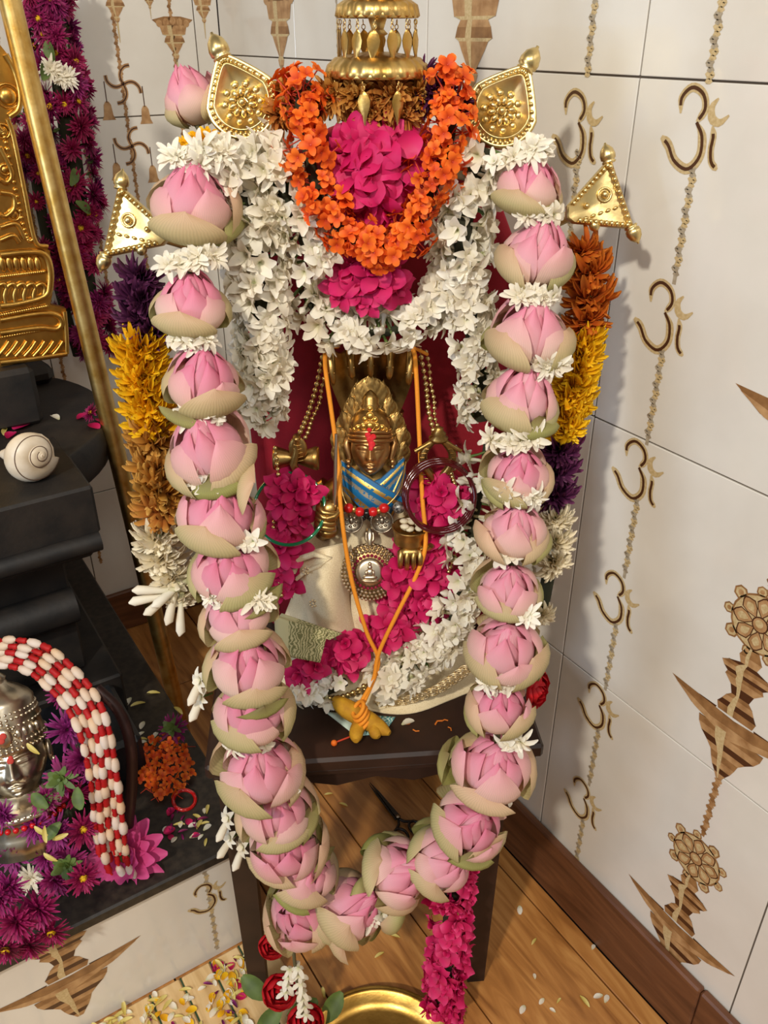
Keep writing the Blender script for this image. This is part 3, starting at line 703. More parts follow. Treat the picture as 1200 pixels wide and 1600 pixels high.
def finial_fan(ctr, ang, S, sgn):
    # triangular plate: outer edge between two knobs, apex towards the deity (+x * -sgn)
    M = T(ctr) @ RX(-0.28) @ RY(ang)
    tri = lambda k: [(sgn*S*(0.12+0.38*k), S*0.62*k), (sgn*S*(0.12+0.38*k), -S*0.62*k), (sgn*S*(0.12-0.55*k), -S*0.12*k), (sgn*S*(0.12-0.62*k), S*0.0*k), (sgn*S*(0.12-0.55*k), S*0.18*k)]
    m = MB(); m.grid(np.array([[(x, 0.006, z) for x, z in tri(1)], [(x, -0.004, z) for x, z in tri(1)], [(x, -0.0055, z) for x, z in tri(0.96)], [(x, -0.001, z) for x, z in tri(0.74)], [(x, -0.001, z) for x, z in tri(0.02)]]), True)
    body = m.build('finial', M_PALEBR, bd, M, 'auto')
    m = MB(); Tm = tri(0.86)
    for a, b in ((0, 1), (1, 2), (4, 0)):
        for i in range(10):
            f = (i+0.5)/10; m.sphere((Tm[a][0]*(1-f)+Tm[b][0]*f, -0.005, Tm[a][1]*(1-f)+Tm[b][1]*f), S*0.045, 8, 5)
    m.build('bead_rim', M_PALEBR, body, M)
    m = MB(); m.sphere((sgn*S*0.22, -0.003, S*0.1), S*0.07, 10, 6); m.tube([(sgn*S*(0.22+0.11*math.cos(a)), -0.002, S*(0.1+0.11*math.sin(a))) for a in np.linspace(0, 2*PI, 17)[:-1]], S*0.022, 6, None, True)
    for i in range(5): m.sphere((sgn*S*(0.32-0.13*i), -0.002, S*(-0.17+0.01*i)), (S*0.05, S*0.03, S*0.03), 8, 5)
    m.sphere((-sgn*S*0.12, -0.003, S*0.05), S*0.05, 8, 5)
    m.build('boss', M_PALEBR, body, M)
    m = MB(); knob(m, (sgn*S*0.47, 0, S*0.58), (sgn*0.12, 0, 1), S*0.125); m.build('knob', M_PALEBR, body, M)
    m = MB(); knob(m, (sgn*S*0.47, 0, -S*0.58), (sgn*0.12, 0, -1), S*0.125); m.build('knob', M_PALEBR, body, M)
    m = MB(); m.box((-0.012, 0, -0.006), (0.012, 0.004, 0.006)); m.sphere((-sgn*S*0.1, -0.001, -S*0.3), S*0.1, 10, 6); m.build('bracket', M_PALEBR, body, M)
    return body
finial_round(at(378, 158, 0.925), -0.42, 0.0365)
finial_round(at(785, 172, 0.925), 0.52, 0.0360)
finial_fan(at(219, 360, 0.925), 0.30, 0.062, -1)
finial_fan(at(928, 322, 0.905), -0.40, 0.060, 1)
# struts that carry the finials
for a, b in (((390, 200), (440, 260)), ((775, 205), (725, 265)), ((235, 365), (420, 420)), ((915, 325), (760, 400))):
    MB().tube([at(*a, 0.94), at(*b, 1.045)], 0.006, 8).build('strut', M_PALEBR, bd)

# ---- brass ceremonial umbrella above the deity
uY = 0.928; ub = at(590, 112, uY)
um = thing('ceremonial_umbrella', ub, 'tiered brass umbrella with hanging leaf pendants above the flowers', 'umbrella')
sc1 = mpp(590, 110, uY)
MB().lathe([(0, -0.12), (0.006, -0.12), (0.006, 0.03), (0.010, 0.032), (0.006, 0.036), (0.009, 0.045), (0.012, 0.05), (0.007, 0.056), (0.0075, 0.085), (0.010, 0.09), (0.006, 0.094), (0.0065, 0.15), (0.003, 0.19), (0, 0.195)], 16).build('pole', M_BRASS, um, T(ub))
def tier(z, R, nl, drop):
    M = T(ub+Vector((0, 0, z)))
    o = MB().lathe([(0, 0.0165*R/0.048), (R*0.25, 0.0165*R/0.048), (R*0.5, 0.015*R/0.048), (R*0.82, 0.012*R/0.048), (R*0.97, 0.006), (R, 0.002), (R*1.03, -0.003), (R*0.98, -0.005), (R*0.95, 0.0), (R*0.7, 0.008), (0, 0.010)], 96, None, 0.022, 24).build('tier', M_BRASS, um, M)
    MB().lathe([(R*1.0, -0.001), (R*1.02, -0.003), (R*1.0, -0.005)], 48, None, 0, 0, False).build('rim', M_BRASS, o, M)
    pl = MB()
    A = [(0.0, 0.0), (0.0014, -0.001), (0.0042, -0.004), (0.0062, -0.009), (0.0055, -0.014), (0.0024, -0.022), (0.0, -0.030)]
    pl.grid(np.array([[(-x, 0.0, z) for x, z in A], [(0, -0.0014, z) for x, z in A], [(x, 0, z) for x, z in A]]))
    pl.grid(np.array([[(x, 0.0006, z) for x, z in A], [(0, -0.0006, z) for x, z in A], [(-x, 0.0006, z) for x, z in A]]))
    pl.tube([(0.0018*math.cos(a), 0, 0.002+0.0022*math.sin(a)) for a in np.linspace(0, 2*PI, 9)[:-1]], 0.0005, 5, None, True)
    pl.tube([(0, 0.0012*math.cos(a), 0.006+0.0022*math.sin(a)) for a in np.linspace(0, 2*PI, 9)[:-1]], 0.0005, 5, None, True)
    me = pl.mesh('leaf_pendant', M_BRASS)
    for k in range(nl):
        a = 2*PI*(k+0.35)/nl
        inst('leaf_pendant', me, o, M @ T(R*0.97*math.cos(a), R*0.97*math.sin(a), -0.014+drop) @ RZ(a+PI/2+rs.uniform(-0.3, 0.3)) @ RY(rs.uniform(-0.1, 0.1)))
tier(0.0, 0.0495, 9, 0.0); tier(0.050, 0.0385, 14, 0.0); tier(0.098, 0.030, 12, 0.0)
# ================================================================ the brass deity
FEAT = 1.35
def face_grid(a, b, c, n=90, m=90):
    """head: ellipsoid (a wide, c deep, b high) with brow, eyes, nose, lips and chin raised from its front (-y)"""
    P = np.zeros((m, n, 3))
    for i in range(m):
        ph = PI*(i+0.0)/(m-1)
        for j in range(n):
            thh = 2*PI*j/n
            x = math.sin(ph)*math.sin(thh); y = -math.sin(ph)*math.cos(thh); z = -math.cos(ph)
            # jaw narrows, brow wide
            X = x*(1-0.22*max(0, -z)**1.5); d = 0.0
            if y < 0.15:
                g = lambda cx, cz, sx, sz: math.exp(-((X-cx)/sx)**2-((z-cz)/sz)**2)
                ax = abs(X)
                # nose
                if -0.5 < z < 0.4:
                    t = min(1, max(0, (0.22-z)/0.44)); w_ = 0.085+0.06*t
                    fall = 1/(1+math.exp((-0.27-z)*38)) if z < 0 else 1
                    d += (0.05+0.24*t)*math.exp(-(X/w_)**2)*fall*(1/(1+math.exp((z-0.30)*22)))
                d += 0.09*g(0.12, -0.22, 0.07, 0.07)+0.09*g(-0.12, -0.22, 0.07, 0.07)
                # brows
                zb = 0.27-0.55*(ax-0.38)**2
                if ax > 0.08: d += 0.055*math.exp(-((z-zb)/0.035)**2)*math.exp(-((ax-0.40)/0.30)**4)
                # eyes
                d -= 0.085*math.exp(-((ax-0.38)/0.24)**2-((z-0.08)/0.13)**2)
                d += 0.085*math.exp(-((ax-0.39)/0.17)**4-((z-0.07)/0.075)**2)
                zl = 0.045-0.35*(ax-0.39)**2
                d -= 0.06*math.exp(-((z-zl)/0.020)**2)*math.exp(-((ax-0.39)/0.19)**4)
                d += 0.045*math.exp(-((z-(0.155-0.9*(ax-0.39)**2))/0.024)**2)*math.exp(-((ax-0.39)/0.21)**4)
                # cheeks and mouth
                d += 0.05*math.exp(-((ax-0.42)/0.22)**2-((z+0.32)/0.2)**2)
                zu = -0.475-0.16*ax; zlo = -0.585+0.3*ax*ax
                d += 0.085*math.exp(-((z-zu)/0.04)**2)*math.exp(-(ax/0.26)**4)
                d += 0.10*math.exp(-((z-zlo)/0.05)**2)*math.exp(-(ax/0.20)**4)
                d -= 0.05*math.exp(-((z+0.53-0.05*ax)/0.018)**2)*math.exp(-(ax/0.28)**4)
                d -= 0.04*g(0, -0.69, 0.2, 0.04); d += 0.10*g(0, -0.83, 0.22, 0.14)
                d -= 0.03*g(0, -0.39, 0.05, 0.05)
            P[i, j] = (a*X, c*(y-d*FEAT), b*z)
    return P
HX = at(578, 690, 0.92); fY = 0.925
fc = at(579, 699, fY)                        # centre of the face
TILT = -0.22
MI = T(fc)
idb = Vector((fc.x, 0.96, SZ))
deity = thing('brass_deity', idb, 'seated brass deity with feathered crown under a five-headed serpent hood', 'statue')
fa, fbb, fcz = 0.0240, 0.0345, 0.026
MF = T(fc) @ RX(TILT)
MB().grid(face_grid(fa, fbb, fcz, 110, 110), True).build('face', M_IDOLF, deity, MF)
# ears
for s in (-1, 1):
    m = MB(); m.tube([(s*0.0235, 0.004, 0.008), (s*0.0275, 0.002, 0.010), (s*0.029, 0.001, 0.004), (s*0.0275, 0.0, -0.004), (s*0.0255, 0.0, -0.010), (s*0.025, -0.001, -0.015)], lambda t: 0.0028+0.0014*math.sin(PI*t), 8)
    m.sphere((s*0.0265, -0.003, -0.017), 0.0035, 10, 6); m.sphere((s*0.0265, -0.003, -0.023), 0.0026, 8, 5)
    m.build('ear', M_IDOLF, deity, MF)
# turban bands over the forehead
m = MB()
for k, z in enumerate((0.0135, 0.0185, 0.0235)):
    m.tube([((fa+0.001)*math.sin(a)*(1-0.03*k), -fcz*1.0*math.cos(a)*(1-0.05*k), z-0.003*math.sin(a)**2) for a in np.linspace(-1.75, 1.75, 28)], 0.0028, 8)
m.build('turban_band', M_IDOLF, deity, MF)
# crown: feathers, dome, jewel crest, spire
crown = MB().lathe([(0.0225, 0.022), (0.0240, 0.028), (0.0225, 0.034), (0.019, 0.041), (0.013, 0.046), (0.0095, 0.048), (0.0115, 0.051), (0.0095, 0.054), (0.010, 0.059), (0.0065, 0.065), (0.002, 0.069), (0, 0.070)], 28).build('crown', M_IDOL, deity, MF)
def feather(L, Wd):
    m = MB(); nv, nu = 9, 15; P = np.zeros((nv, nu, 3))
    for i in range(nv):
        v = i/(nv-1); hw = Wd*(0.55+0.45*math.sin(PI*min(1, v*0.75+0.1)))*(1 if v < 0.62 else max(0.02, 1-((v-0.62)/0.38)**2)**0.55)
        for j in range(nu):
            u = 2*j/(nu-1)-1
            P[i, j] = (hw*u, -0.0035*(1-abs(u))-0.0016*(math.sin((v*10+abs(u)*5)*PI) if 0 < abs(u) < 0.98 else 0), L*v-0.012*abs(u)*0.3)
    m.grid(P); P2 = P.copy(); P2[..., 1] = 0.002; m.grid(P2[:, ::-1]); return m.mesh('feather', M_IDOL)
FE = feather(0.036, 0.0135)
for s in (-1, 1):
    for k in range(5):
        x = s*(0.0300-0.001*abs(k-1.5)-(0.007*max(0, k-1))); z = -0.026+0.0155*k
        inst('feather', FE, crown, MF @ T(x, 0.012+0.002*k, z) @ RY(s*(0.42-0.05*k)) @ SC(1, 1, 1.0+0.06*k))
inst('feather', FE, crown, MF @ T(0, 0.016, 0.048) @ SC(1.35, 1, 1.1))
m = MB()
for k, (x, z, r) in enumerate([(0, 0.048, 0.006), (0, 0.037, 0.007), (-0.009, 0.036, 0.005), (0.009, 0.036, 0.005), (-0.017, 0.034, 0.0045), (0.017, 0.034, 0.0045), (-0.007, 0.044, 0.004), (0.007, 0.044, 0.004), (0, 0.056, 0.004), (-0.022, 0.031, 0.0035), (0.022, 0.031, 0.0035)]):
    x *= 0.82; z -= 0.006; r *= 0.85; m.sphere((x, -0.0245+abs(x)*0.5+max(0, z-0.034)*0.5, z), (r, r*0.7, r), 10, 6)
    m.tube([(x+r*0.9*math.cos(a), -0.026+abs(x)*0.5+max(0, z-0.034)*0.5, z+r*0.9*math.sin(a)) for a in np.linspace(0, 2*PI, 13)[:-1]], 0.0009, 5, None, True)
m.build('jewel_crest', M_GOLDBR, crown, MF)
# vermilion mark
m = MB()
M_VERM = simple('vermilion', (206, 20, 26), 0.9, var=(226, 60, 70), vs=200)
for x, z, r in [(0, 0.016, 0.0055), (0.002, 0.010, 0.0055), (-0.003, 0.021, 0.0045), (0.004, 0.019, 0.0045), (-0.001, 0.027, 0.0035), (0.001, 0.005, 0.0035)]:
    m.sphere((x*0.9, -0.0285+max(0, z-0.012)*0.05-max(0, 0.010-z)*0.12, z), (r*0.85, 0.0016, r*0.8), 9, 6)
m.build('vermilion_mark', M_VERM, deity, MF, True, 'red vermilion smear on the forehead')
# serpent hood
hc = at(580, 590, 0.985)
m = MB(); nv, nu = 18, 41; P = np.zeros((nv, nu, 3))
for i in range(nv):
    v = i/(nv-1); hw = 0.034+0.024*v**0.8; z = -0.040+0.088*v
    for j in range(nu):
        u = 2*j/(nu-1)-1
        top = 0.006*math.cos(u*5*PI/1.0)*max(0, v-0.75)*4
        P[i, j] = (hw*u, -0.018*u*u-0.022*v*v+0.0012*math.cos(u*5*PI)*v, z+top*0.6-0.010*u*u*v)
m.grid(P); P2 = P.copy(); P2[..., 1] += 0.006; m.grid(P2[:, ::-1])
for e in (P[0], P[-1]): m.grid(np.array([e, e+np.array([0, 0.006, 0])]))
m.grid(np.array([P[:, 0], P2[:, 0]])); m.grid(np.array([P[:, -1], P2[:, -1]]))
hood = m.build('serpent_hood', M_IDOL, deity, T(hc))
for k in range(5):
    u = (k-2)/2.45; x = 0.0585*u; z0 = 0.030-0.009*u*u; y0 = -0.024-0.014*u*u
    m = MB(); m.tube([(x, y0+0.004, z0+0.018), (x*0.98, y0-0.004, z0+0.012), (x*0.96, y0-0.010, z0), (x*0.93, y0-0.012, z0-0.011), (x*0.92, y0-0.010, z0-0.016)], lambda t: 0.0062*(1-0.45*t)*(1 if t < 0.9 else 0.55), 10)
    m.sphere((x*0.96-0.0035, y0-0.0135, z0-0.001), 0.0014, 6, 4); m.sphere((x*0.96+0.0035, y0-0.0135, z0-0.001), 0.0014, 6, 4)
    m.build('serpent_head', M_IDOL, hood, T(hc))
for s in (-1, 1): MB().tube([(s*0.034, -0.001, -0.043), (s*0.030, 0.004, -0.075), (s*0.03, 0.008, -0.16)], 0.007, 8).build('hood_stem', M_IDOL, deity, T(hc))
# torso and limbs
tz = lambda y_, Y: at(578, y_, Y)
m = MB()
zs_ = [(SZ+0.002, 0.075, 0.06), (0.58, 0.08, 0.055), (0.65, 0.055, 0.045), (0.72, 0.052, 0.04), (0.76, 0.062, 0.042), (0.795, 0.060, 0.036), (0.815, 0.035, 0.026), (0.83, 0.020, 0.02), (0.85, 0.019, 0.019)]
m.grid(np.array([[(fc.x+rx*math.cos(2*PI*j/28), 0.955+ry*math.sin(2*PI*j/28), z) for j in range(28)] for z, rx, ry in zs_]), True)
m.build('torso', M_IDOL, deity)
def arm(pts, r0, r1):
    MB().tube([Vector(p) for p in catmull(pts, 18)], lambda t: r0+(r1-r0)*t, 10).build('arm', M_IDOL, deity)
shL = Vector((fc.x-0.058, 0.955, 0.79)); shR = Vector((fc.x+0.058, 0.955, 0.79))
hL = at(514, 803, 0.875); hR = at(641, 838, 0.868)
arm([shL, at(505, 830, 0.93), hL+Vector((0.0, 0.02, -0.02)), hL], 0.013, 0.010)
arm([shR, at(655, 850, 0.93), hR+Vector((0, 0.03, 0.0)), hR], 0.013, 0.010)
uL = at(468, 742, 0.935); uR = at(690, 750, 0.935)
arm([shL+Vector((0, 0.01, 0)), shL+Vector((-0.03, 0.01, -0.02)), uL+Vector((0, 0, -0.03)), uL], 0.011, 0.008)
arm([shR+Vector((0, 0.01, 0)), shR+Vector((0.03, 0.01, -0.02)), uR+Vector((0, 0, -0.03)), uR], 0.011, 0.008)
# near left hand: a fist with bangle-like rings closed on a spear
m = MB()
m.sphere((0, 0, 0), (0.0135, 0.012, 0.019), 14, 9)
for k in range(4):
    z = 0.012-0.0072*k; m.tube([(-0.012, 0.002, z+0.001), (-0.0125, -0.008, z), (-0.006, -0.0145, z-0.0005), (0.003, -0.0145, z-0.0015), (0.008, -0.011, z-0.002)], lambda t: 0.0042-0.0008*t, 8)
m.tube([(0.012, -0.002, 0.014), (0.012, -0.010, 0.012), (0.006, -0.016, 0.008), (-0.002, -0.018, 0.006)], 0.004, 8)
m.lathe([(0.0115, -0.020), (0.0135, -0.022), (0.0115, -0.024), (0.0135, -0.026), (0.0115, -0.028), (0.010, -0.030)], 16, None, 0, 0, False)
m.build('hand', M_IDOL, deity, T(hL) @ RY(0.12) @ RX(0.1))
MB().tube([hL+Vector((0.006, -0.006, -0.02)), hL+Vector((0.009, -0.002, 0.05)), hL+Vector((0.011, 0.01, 0.10))], lambda t: 0.0028-0.001*t, 8).build('spear', simple('pale_steel', (206, 190, 170), 0.3, 1.0), deity, None, True, 'slim pale metal rod')
# near right hand: palm down with a bowl of petals above the fingers
m = MB()
m.lathe([(0, -0.008), (0.019, -0.008), (0.0205, -0.004), (0.019, 0.0), (0.0205, 0.006), (0.021, 0.012), (0.0225, 0.014), (0.0205, 0.014), (0.019, 0.010), (0, 0.006)], 24)
bowl = m.build('bowl', M_IDOL, deity, T(hR))
m = MB(); m.sphere((0.0, -0.014, -0.014), (0.016, 0.008, 0.008), 12, 7)
for k in range(4):
    x = -0.0115+0.0076*k; L = (0.016, 0.019, 0.018, 0.014)[k]
    m.tube([(x, -0.016, -0.012), (x*1.02, -0.0225, -0.016), (x*1.04, -0.0215, -0.016-L*0.6), (x*1.04, -0.018, -0.016-L)], lambda t: 0.0038-0.0007*t, 8)
m.tube([(0.014, -0.012, -0.010), (0.022, -0.017, -0.006), (0.024, -0.019, -0.001)], 0.0038, 8)
m.build('hand', M_IDOL, deity, T(hR))
m = MB()
for k in range(9): m.sphere((rs.uniform(-0.012, 0.012), rs.uniform(-0.012, 0.012), 0.013+rs.uniform(0, 0.005)), (0.006, 0.005, 0.003), 8, 5, RZ(k))
m.build('petals_in_bowl', CREAM, bowl, T(hR))
# upper left hand: hourglass drum with a cobra
dc = at(463, 716, 0.91)
m = MB(); m.lathe([(0, -0.027), (0.0135, -0.027), (0.0145, -0.024), (0.0135, -0.020), (0.007, -0.002), (0.007, 0.002), (0.0135, 0.020), (0.0145, 0.024), (0.0135, 0.027), (0, 0.027)], 24, RY(PI/2))
drum = m.build('hourglass_drum', M_IDOL, deity, T(dc))
m = MB()
m.tube([(0.002, -0.012, -0.045), (0.004, -0.014, -0.02), (-0.002, -0.016, 0.0), (0.002, -0.014, 0.014), (0.004, -0.012, 0.028), (0.004, -0.016, 0.036)], lambda t: 0.0048 if t < 0.55 else 0.0048-0.001*t, 10)
m.sphere((0.004, -0.0125, 0.019), (0.011, 0.003, 0.015), 14, 9); m.sphere((0.004, -0.019, 0.036), (0.005, 0.009, 0.004), 10, 6)
for k in range(6): m.tube([(0.004-0.006*math.cos(0.2*k), -0.0155, 0.007+0.005*k-0.002), (0.004, -0.0165, 0.007+0.005*k-0.003), (0.004+0.006*math.cos(0.2*k), -0.0155, 0.007+0.005*k-0.002)], 0.0007, 5)
m.build('cobra', M_IDOL, drum, T(dc))
# upper right hand: forked lyre-shaped emblem
tc_ = at(684, 716, 0.895)
m = MB()
for s in (-1, 1):
    m.tube([Vector(p) for p in catmull([(s*0.003, 0, -0.036), (s*0.005, 0, -0.026), (s*0.015, 0, -0.010), (s*0.017, 0, 0.006), (s*0.010, 0, 0.018), (s*0.004, 0, 0.024)], 18)], lambda t: 0.0056-0.0014*t, 8)
    m.tube([(s*0.006, 0, 0.022), (s*0.016, -0.001, 0.016), (s*0.027, -0.002, 0.010)], lambda t: 0.004-0.0015*t, 8)
    for k in range(9): m.tube([(s*(0.004+0.0132*math.sin(PI*(k+1)/11)), -0.0052, -0.030+0.0055*k), (s*(0.009+0.0132*math.sin(PI*(k+1)/11)), -0.0045, -0.030+0.0055*k)], 0.0008, 5)
m.lathe([(0, 0.022), (0.010, 0.023), (0.0115, 0.027), (0.007, 0.030), (0.009, 0.032), (0.005, 0.036), (0.0055, 0.039), (0, 0.041)], 18)
m.tube([(0, 0, -0.034), (0, 0, -0.06)], 0.004, 8)
m.build('forked_emblem', M_IDOL, deity, T(tc_))

# ---- blue scarf with gold brocade crossing over the chest
def scarfmat():
    m, nt, b = nodes('blue_brocade')
    uv = N(nt, 'ShaderNodeUVMap'); sp = N(nt, 'ShaderNodeSeparateXYZ'); nt.links.new(uv.outputs['UV'], sp.inputs[0])
    r = ramp(nt, [(0.0, (0, 0, 0)), (0.16, (255, 255, 255)), (0.30, (0, 0, 0)), (0.44, (180, 180, 180)), (0.60, (0, 0, 0)), (0.80, (255, 255, 255)), (0.95, (0, 0, 0))]); r.color_ramp.interpolation = 'CONSTANT'
    nt.links.new(sp.outputs['Y'], r.inputs['Fac'])
    mp = N(nt, 'ShaderNodeMapping'); mp.inputs['Scale'].default_value = (18, 9, 1); nt.links.new(uv.outputs['UV'], mp.inputs['Vector'])
    vo = N(nt, 'ShaderNodeTexVoronoi'); vo.inputs['Scale'].default_value = 1.6; nt.links.new(mp.outputs[0], vo.inputs['Vector'])
    th = N(nt, 'ShaderNodeMath', operation='LESS_THAN'); th.inputs[1].default_value = 0.74; nt.links.new(vo.outputs['Distance'], th.inputs[0])
    mu = N(nt, 'ShaderNodeMath', operation='MULTIPLY'); nt.links.new(r.outputs['Color'], mu.inputs[0]); nt.links.new(th.outputs[0], mu.inputs[1])
    mx = N(nt, 'ShaderNodeMix', data_type='RGBA'); mx.inputs[6].default_value = (*lin((16, 104, 158)), 1); mx.inputs[7].default_value = (*lin((236, 202, 110)), 1)
    nt.links.new(mu.outputs[0], mx.inputs[0]); nt.links.new(mx.outputs[2], b.inputs['Base Color'])
    nt.links.new(mu.outputs[0], b.inputs['Metallic']); b.inputs['Roughness'].default_value = 0.5
    return m
M_SCARF = scarfmat()
def band(a0, a1, b0, b1, Y0, Y1, bulge=0.012, thick=0.003, n=26):
    """cloth band between pixel edges a (upper) and b (lower)"""
    m = MB(); rows = []
    for k in range(9):
        f = k/8; row = []
        for i in range(n):
            t = i/(n-1)
            px = (a0[0]+(a1[0]-a0[0])*t)*(1-f)+(b0[0]+(b1[0]-b0[0])*t)*f
            py = (a0[1]+(a1[1]-a0[1])*t)*(1-f)+(b0[1]+(b1[1]-b0[1])*t)*f + 3*math.sin(PI*t)
            Y = Y0+(Y1-Y0)*t - bulge*math.sin(PI*t) - 0.004*math.sin(PI*f) + 0.0012*math.sin(f*14+t*3)
            row.append(tuple(at(px, py, Y)))
        rows.append(row)
    P = np.array(rows); uvs = [(i/(n-1), k/8) for k in range(9) for i in range(n)]
    m.grid(P, False, None, uvs); Q = P.copy(); Q[..., 1] += thick; m.grid(Q[:, ::-1], False, None, uvs)
    for e, g in ((P[0], Q[0]), (P[-1], Q[-1])): m.grid(np.array([e, g]))
    return m
scarf = thing('blue_scarf', at(580, 760, 0.91), 'blue brocade scarf crossed over the chest of the brass deity', 'scarf')
band((634, 716), (590, 806), (634, 752), (612, 812), 0.935, 0.902, 0.008).build('scarf_end', M_SCARF, scarf)
band((631, 715), (560, 775), (632, 752), (588, 805), 0.93, 0.905, 0.008).build('scarf_end', M_SCARF, scarf)
band((533, 720), (638, 782), (536, 765), (585, 812), 0.928, 0.905, 0.016).build('scarf_wrap', M_SCARF, scarf)
m = MB()
m.tube([at(*q) for q in ((533, 719, 0.935), (545, 737, 0.922), (562, 750, 0.912), (580, 757, 0.908), (598, 750, 0.913), (616, 734, 0.922), (631, 716, 0.935))], 0.003, 8)
m.build('scarf_collar', simple('blue_silk', (20, 104, 156), 0.5), scarf)

# ---- coin necklace
neck = thing('coin_necklace', at(573, 800, 0.89), 'necklace of red beads and two silver coins on the brass deity', 'necklace')
ncp = path3([(533, 720, 0.93), (535, 770, 0.90), (548, 795, 0.888), (573, 803, 0.884), (600, 793, 0.888), (625, 765, 0.90), (634, 722, 0.93)], 40)
MB().tube(ncp, 0.0010, 6).build('cord', M_BRASS, neck)
M_REDB = simple('red_bead', (200, 24, 28), 0.3); M_BLKB = simple('black_bead', (20, 18, 18), 0.25)
def ball(r, mat, nm): return MB().sphere((0, 0, 0), r, 14, 9).mesh(nm, mat)
RB = ball(0.0062, M_REDB, 'red_bead'); BB = ball(0.0055, M_BLKB, 'black_bead'); GB = MB().lathe([(0.002, -0.003), (0.0045, -0.002), (0.0045, 0.002), (0.002, 0.003)], 10).mesh('spacer', M_BRASS)
for px, py, me in [(545, 794, RB), (562, 800, RB), (583, 800, RB), (600, 794, RB), (573, 802, BB), (553, 796, GB), (592, 798, GB), (566, 808, BB), (580, 808, BB)]:
    inst(me.name, me, neck, orient(at(px, py, 0.884), (1, 0, 0)))
m = MB(); m.lathe([(0, -0.0012), (0.0135, -0.0012), (0.0142, 0), (0.0142, 0.0012), (0.0128, 0.0018), (0.0126, 0.001), (0, 0.001)], 28)
for k in range(7): m.sphere((0.006*math.cos(k*0.9), 0.006*math.sin(k*0.9), 0.0012), (0.0024, 0.0018, 0.001), 7, 4)
m.sphere((0, 0.001, 0.0012), (0.003, 0.0045, 0.0013), 8, 5)
COIN = m.mesh('coin', simple('old_silver', (176, 166, 148), 0.36, 1.0, var=(120, 110, 96), vs=300))
for px, py in ((549, 815), (597, 815)): inst('coin', COIN, neck, orient(at(px, py, 0.878), (0, -1, 0.35)))
sp_ = MB().sphere((0, 0, 0), 0.0075, 12, 8).mesh('ornate_bead', simple('grey_bead', (52, 50, 50), 0.35, 0.6, var=(190, 186, 180), vs=260))
inst('ornate_bead', sp_, neck, T(at(623, 793, 0.882)))

# ---- round pendant of silver beads and rubies
pc_ = at(578, 893, 0.868); MP = orient(pc_, (0, -1, 0.42), 0)
pend = thing('round_pendant', pc_, 'round silver pendant with ruby ring and embossed figure', 'pendant')
m = MB(); m.lathe([(0, -0.002), (0.035, -0.002), (0.0355, 0), (0.033, 0.002), (0, 0.002)], 36); m.build('plate', simple('dull_gold', (150, 124, 84), 0.4, 1.0), pend, MP)
m = MB()
for R, n, r in ((0.0345, 44, 0.0022), (0.0305, 38, 0.0024), (0.0260, 32, 0.0026)):
    for k in range(n):
        a = 2*PI*k/n; m.sphere((R*math.cos(a), R*math.sin(a), 0.003), r, 7, 5)
m.build('silver_beads', M_SILVER, pend, MP)
m = MB()
for k in range(26): a = 2*PI*k/26; m.sphere((0.0205*math.cos(a), 0.0205*math.sin(a), 0.0034), (0.0023, 0.0023, 0.002), 8, 5)
m.build('ruby_ring', simple('ruby', (132, 8, 50), 0.12, coat=0.8), pend, MP)
m = MB(); m.lathe([(0.0175, 0.003), (0.0168, 0.005), (0.012, 0.006), (0, 0.0065)], 28, None, 0, 0, False)
for x, y, a_, b_ in [(0, 0.0105, 0.0022, 0.003), (0, 0.0065, 0.0030, 0.0034), (0, 0.0, 0.0048, 0.0055), (-0.0045, -0.001, 0.0016, 0.0045), (0.0045, -0.001, 0.0016, 0.0045), (0, -0.0062, 0.0095, 0.0030), (0, -0.0105, 0.0115, 0.0018)]: m.sphere((x, y, 0.0065), (a_, b_, 0.0022), 10, 6)
m.build('medallion', M_SILVER, pend, MP)
m = MB(); m.tube([(0, 0.034, 0.003), (0, 0.045, 0.003), (0, 0.05, -0.002)], lambda t: 0.004+0.002*t, 8)
for s in (-1, 1): m.tube([(0, 0.034, 0.004), (s*0.005, 0.041, 0.004), (s*0.004, 0.049, 0.003)], 0.0022, 7)
m.build('bail', M_SILVER, pend, MP)

# ---- strings of gold beads on both sides
def beadchain(lst, n, r, label, two=True):
    pth = path3(lst, n); o = thing('bead_chain', pth[-1], label, 'chain')
    m = MB()
    for i, p in enumerate(pth):
        m.sphere(tuple(p), r, 9, 6)
    m.build('beads', M_PALEBR, o); MB().tube(pth, r*0.22, 5).build('wire', M_IDOL, o)
    if two:
        p2 = [p+Vector((0.0075+0.001*math.sin(i), 0.004, -0.003)) for i, p in enumerate(pth)]
        m = MB()
        for p in p2: m.sphere(tuple(p), r*0.85, 9, 6)
        m.build('beads', M_PALEBR, o); MB().tube(p2, r*0.22, 5).build('wire', M_IDOL, o)
beadchain([(506, 548, 0.975), (495, 600, 0.965), (482, 645, 0.95), (466, 682, 0.925)], 16, 0.0034, 'double string of gold beads beside the cobra drum')
beadchain([(656, 548, 0.975), (665, 600, 0.965), (670, 645, 0.95), (682, 690, 0.925)], 16, 0.0034, 'double string of gold beads above the forked emblem')
beadchain([(705, 740, 0.895), (713, 770, 0.882), (708, 800, 0.875), (722, 830, 0.875), (706, 880, 0.865), (690, 920, 0.86)], 30, 0.0028, 'thin gold bead chain hanging through the red bangles', False)
beadchain([(430, 700, 0.90), (436, 760, 0.888), (428, 820, 0.88), (432, 880, 0.87), (440, 930, 0.865)], 30, 0.0028, 'thin gold bead chain beside the green bangle', False)
beadchain([(470, 1078, 0.852), (500, 1090, 0.846), (545, 1085, 0.843), (600, 1050, 0.846), (640, 1020, 0.85), (660, 995, 0.855)], 34, 0.0036, 'dark gold bead string across the foot of the silk cloth')

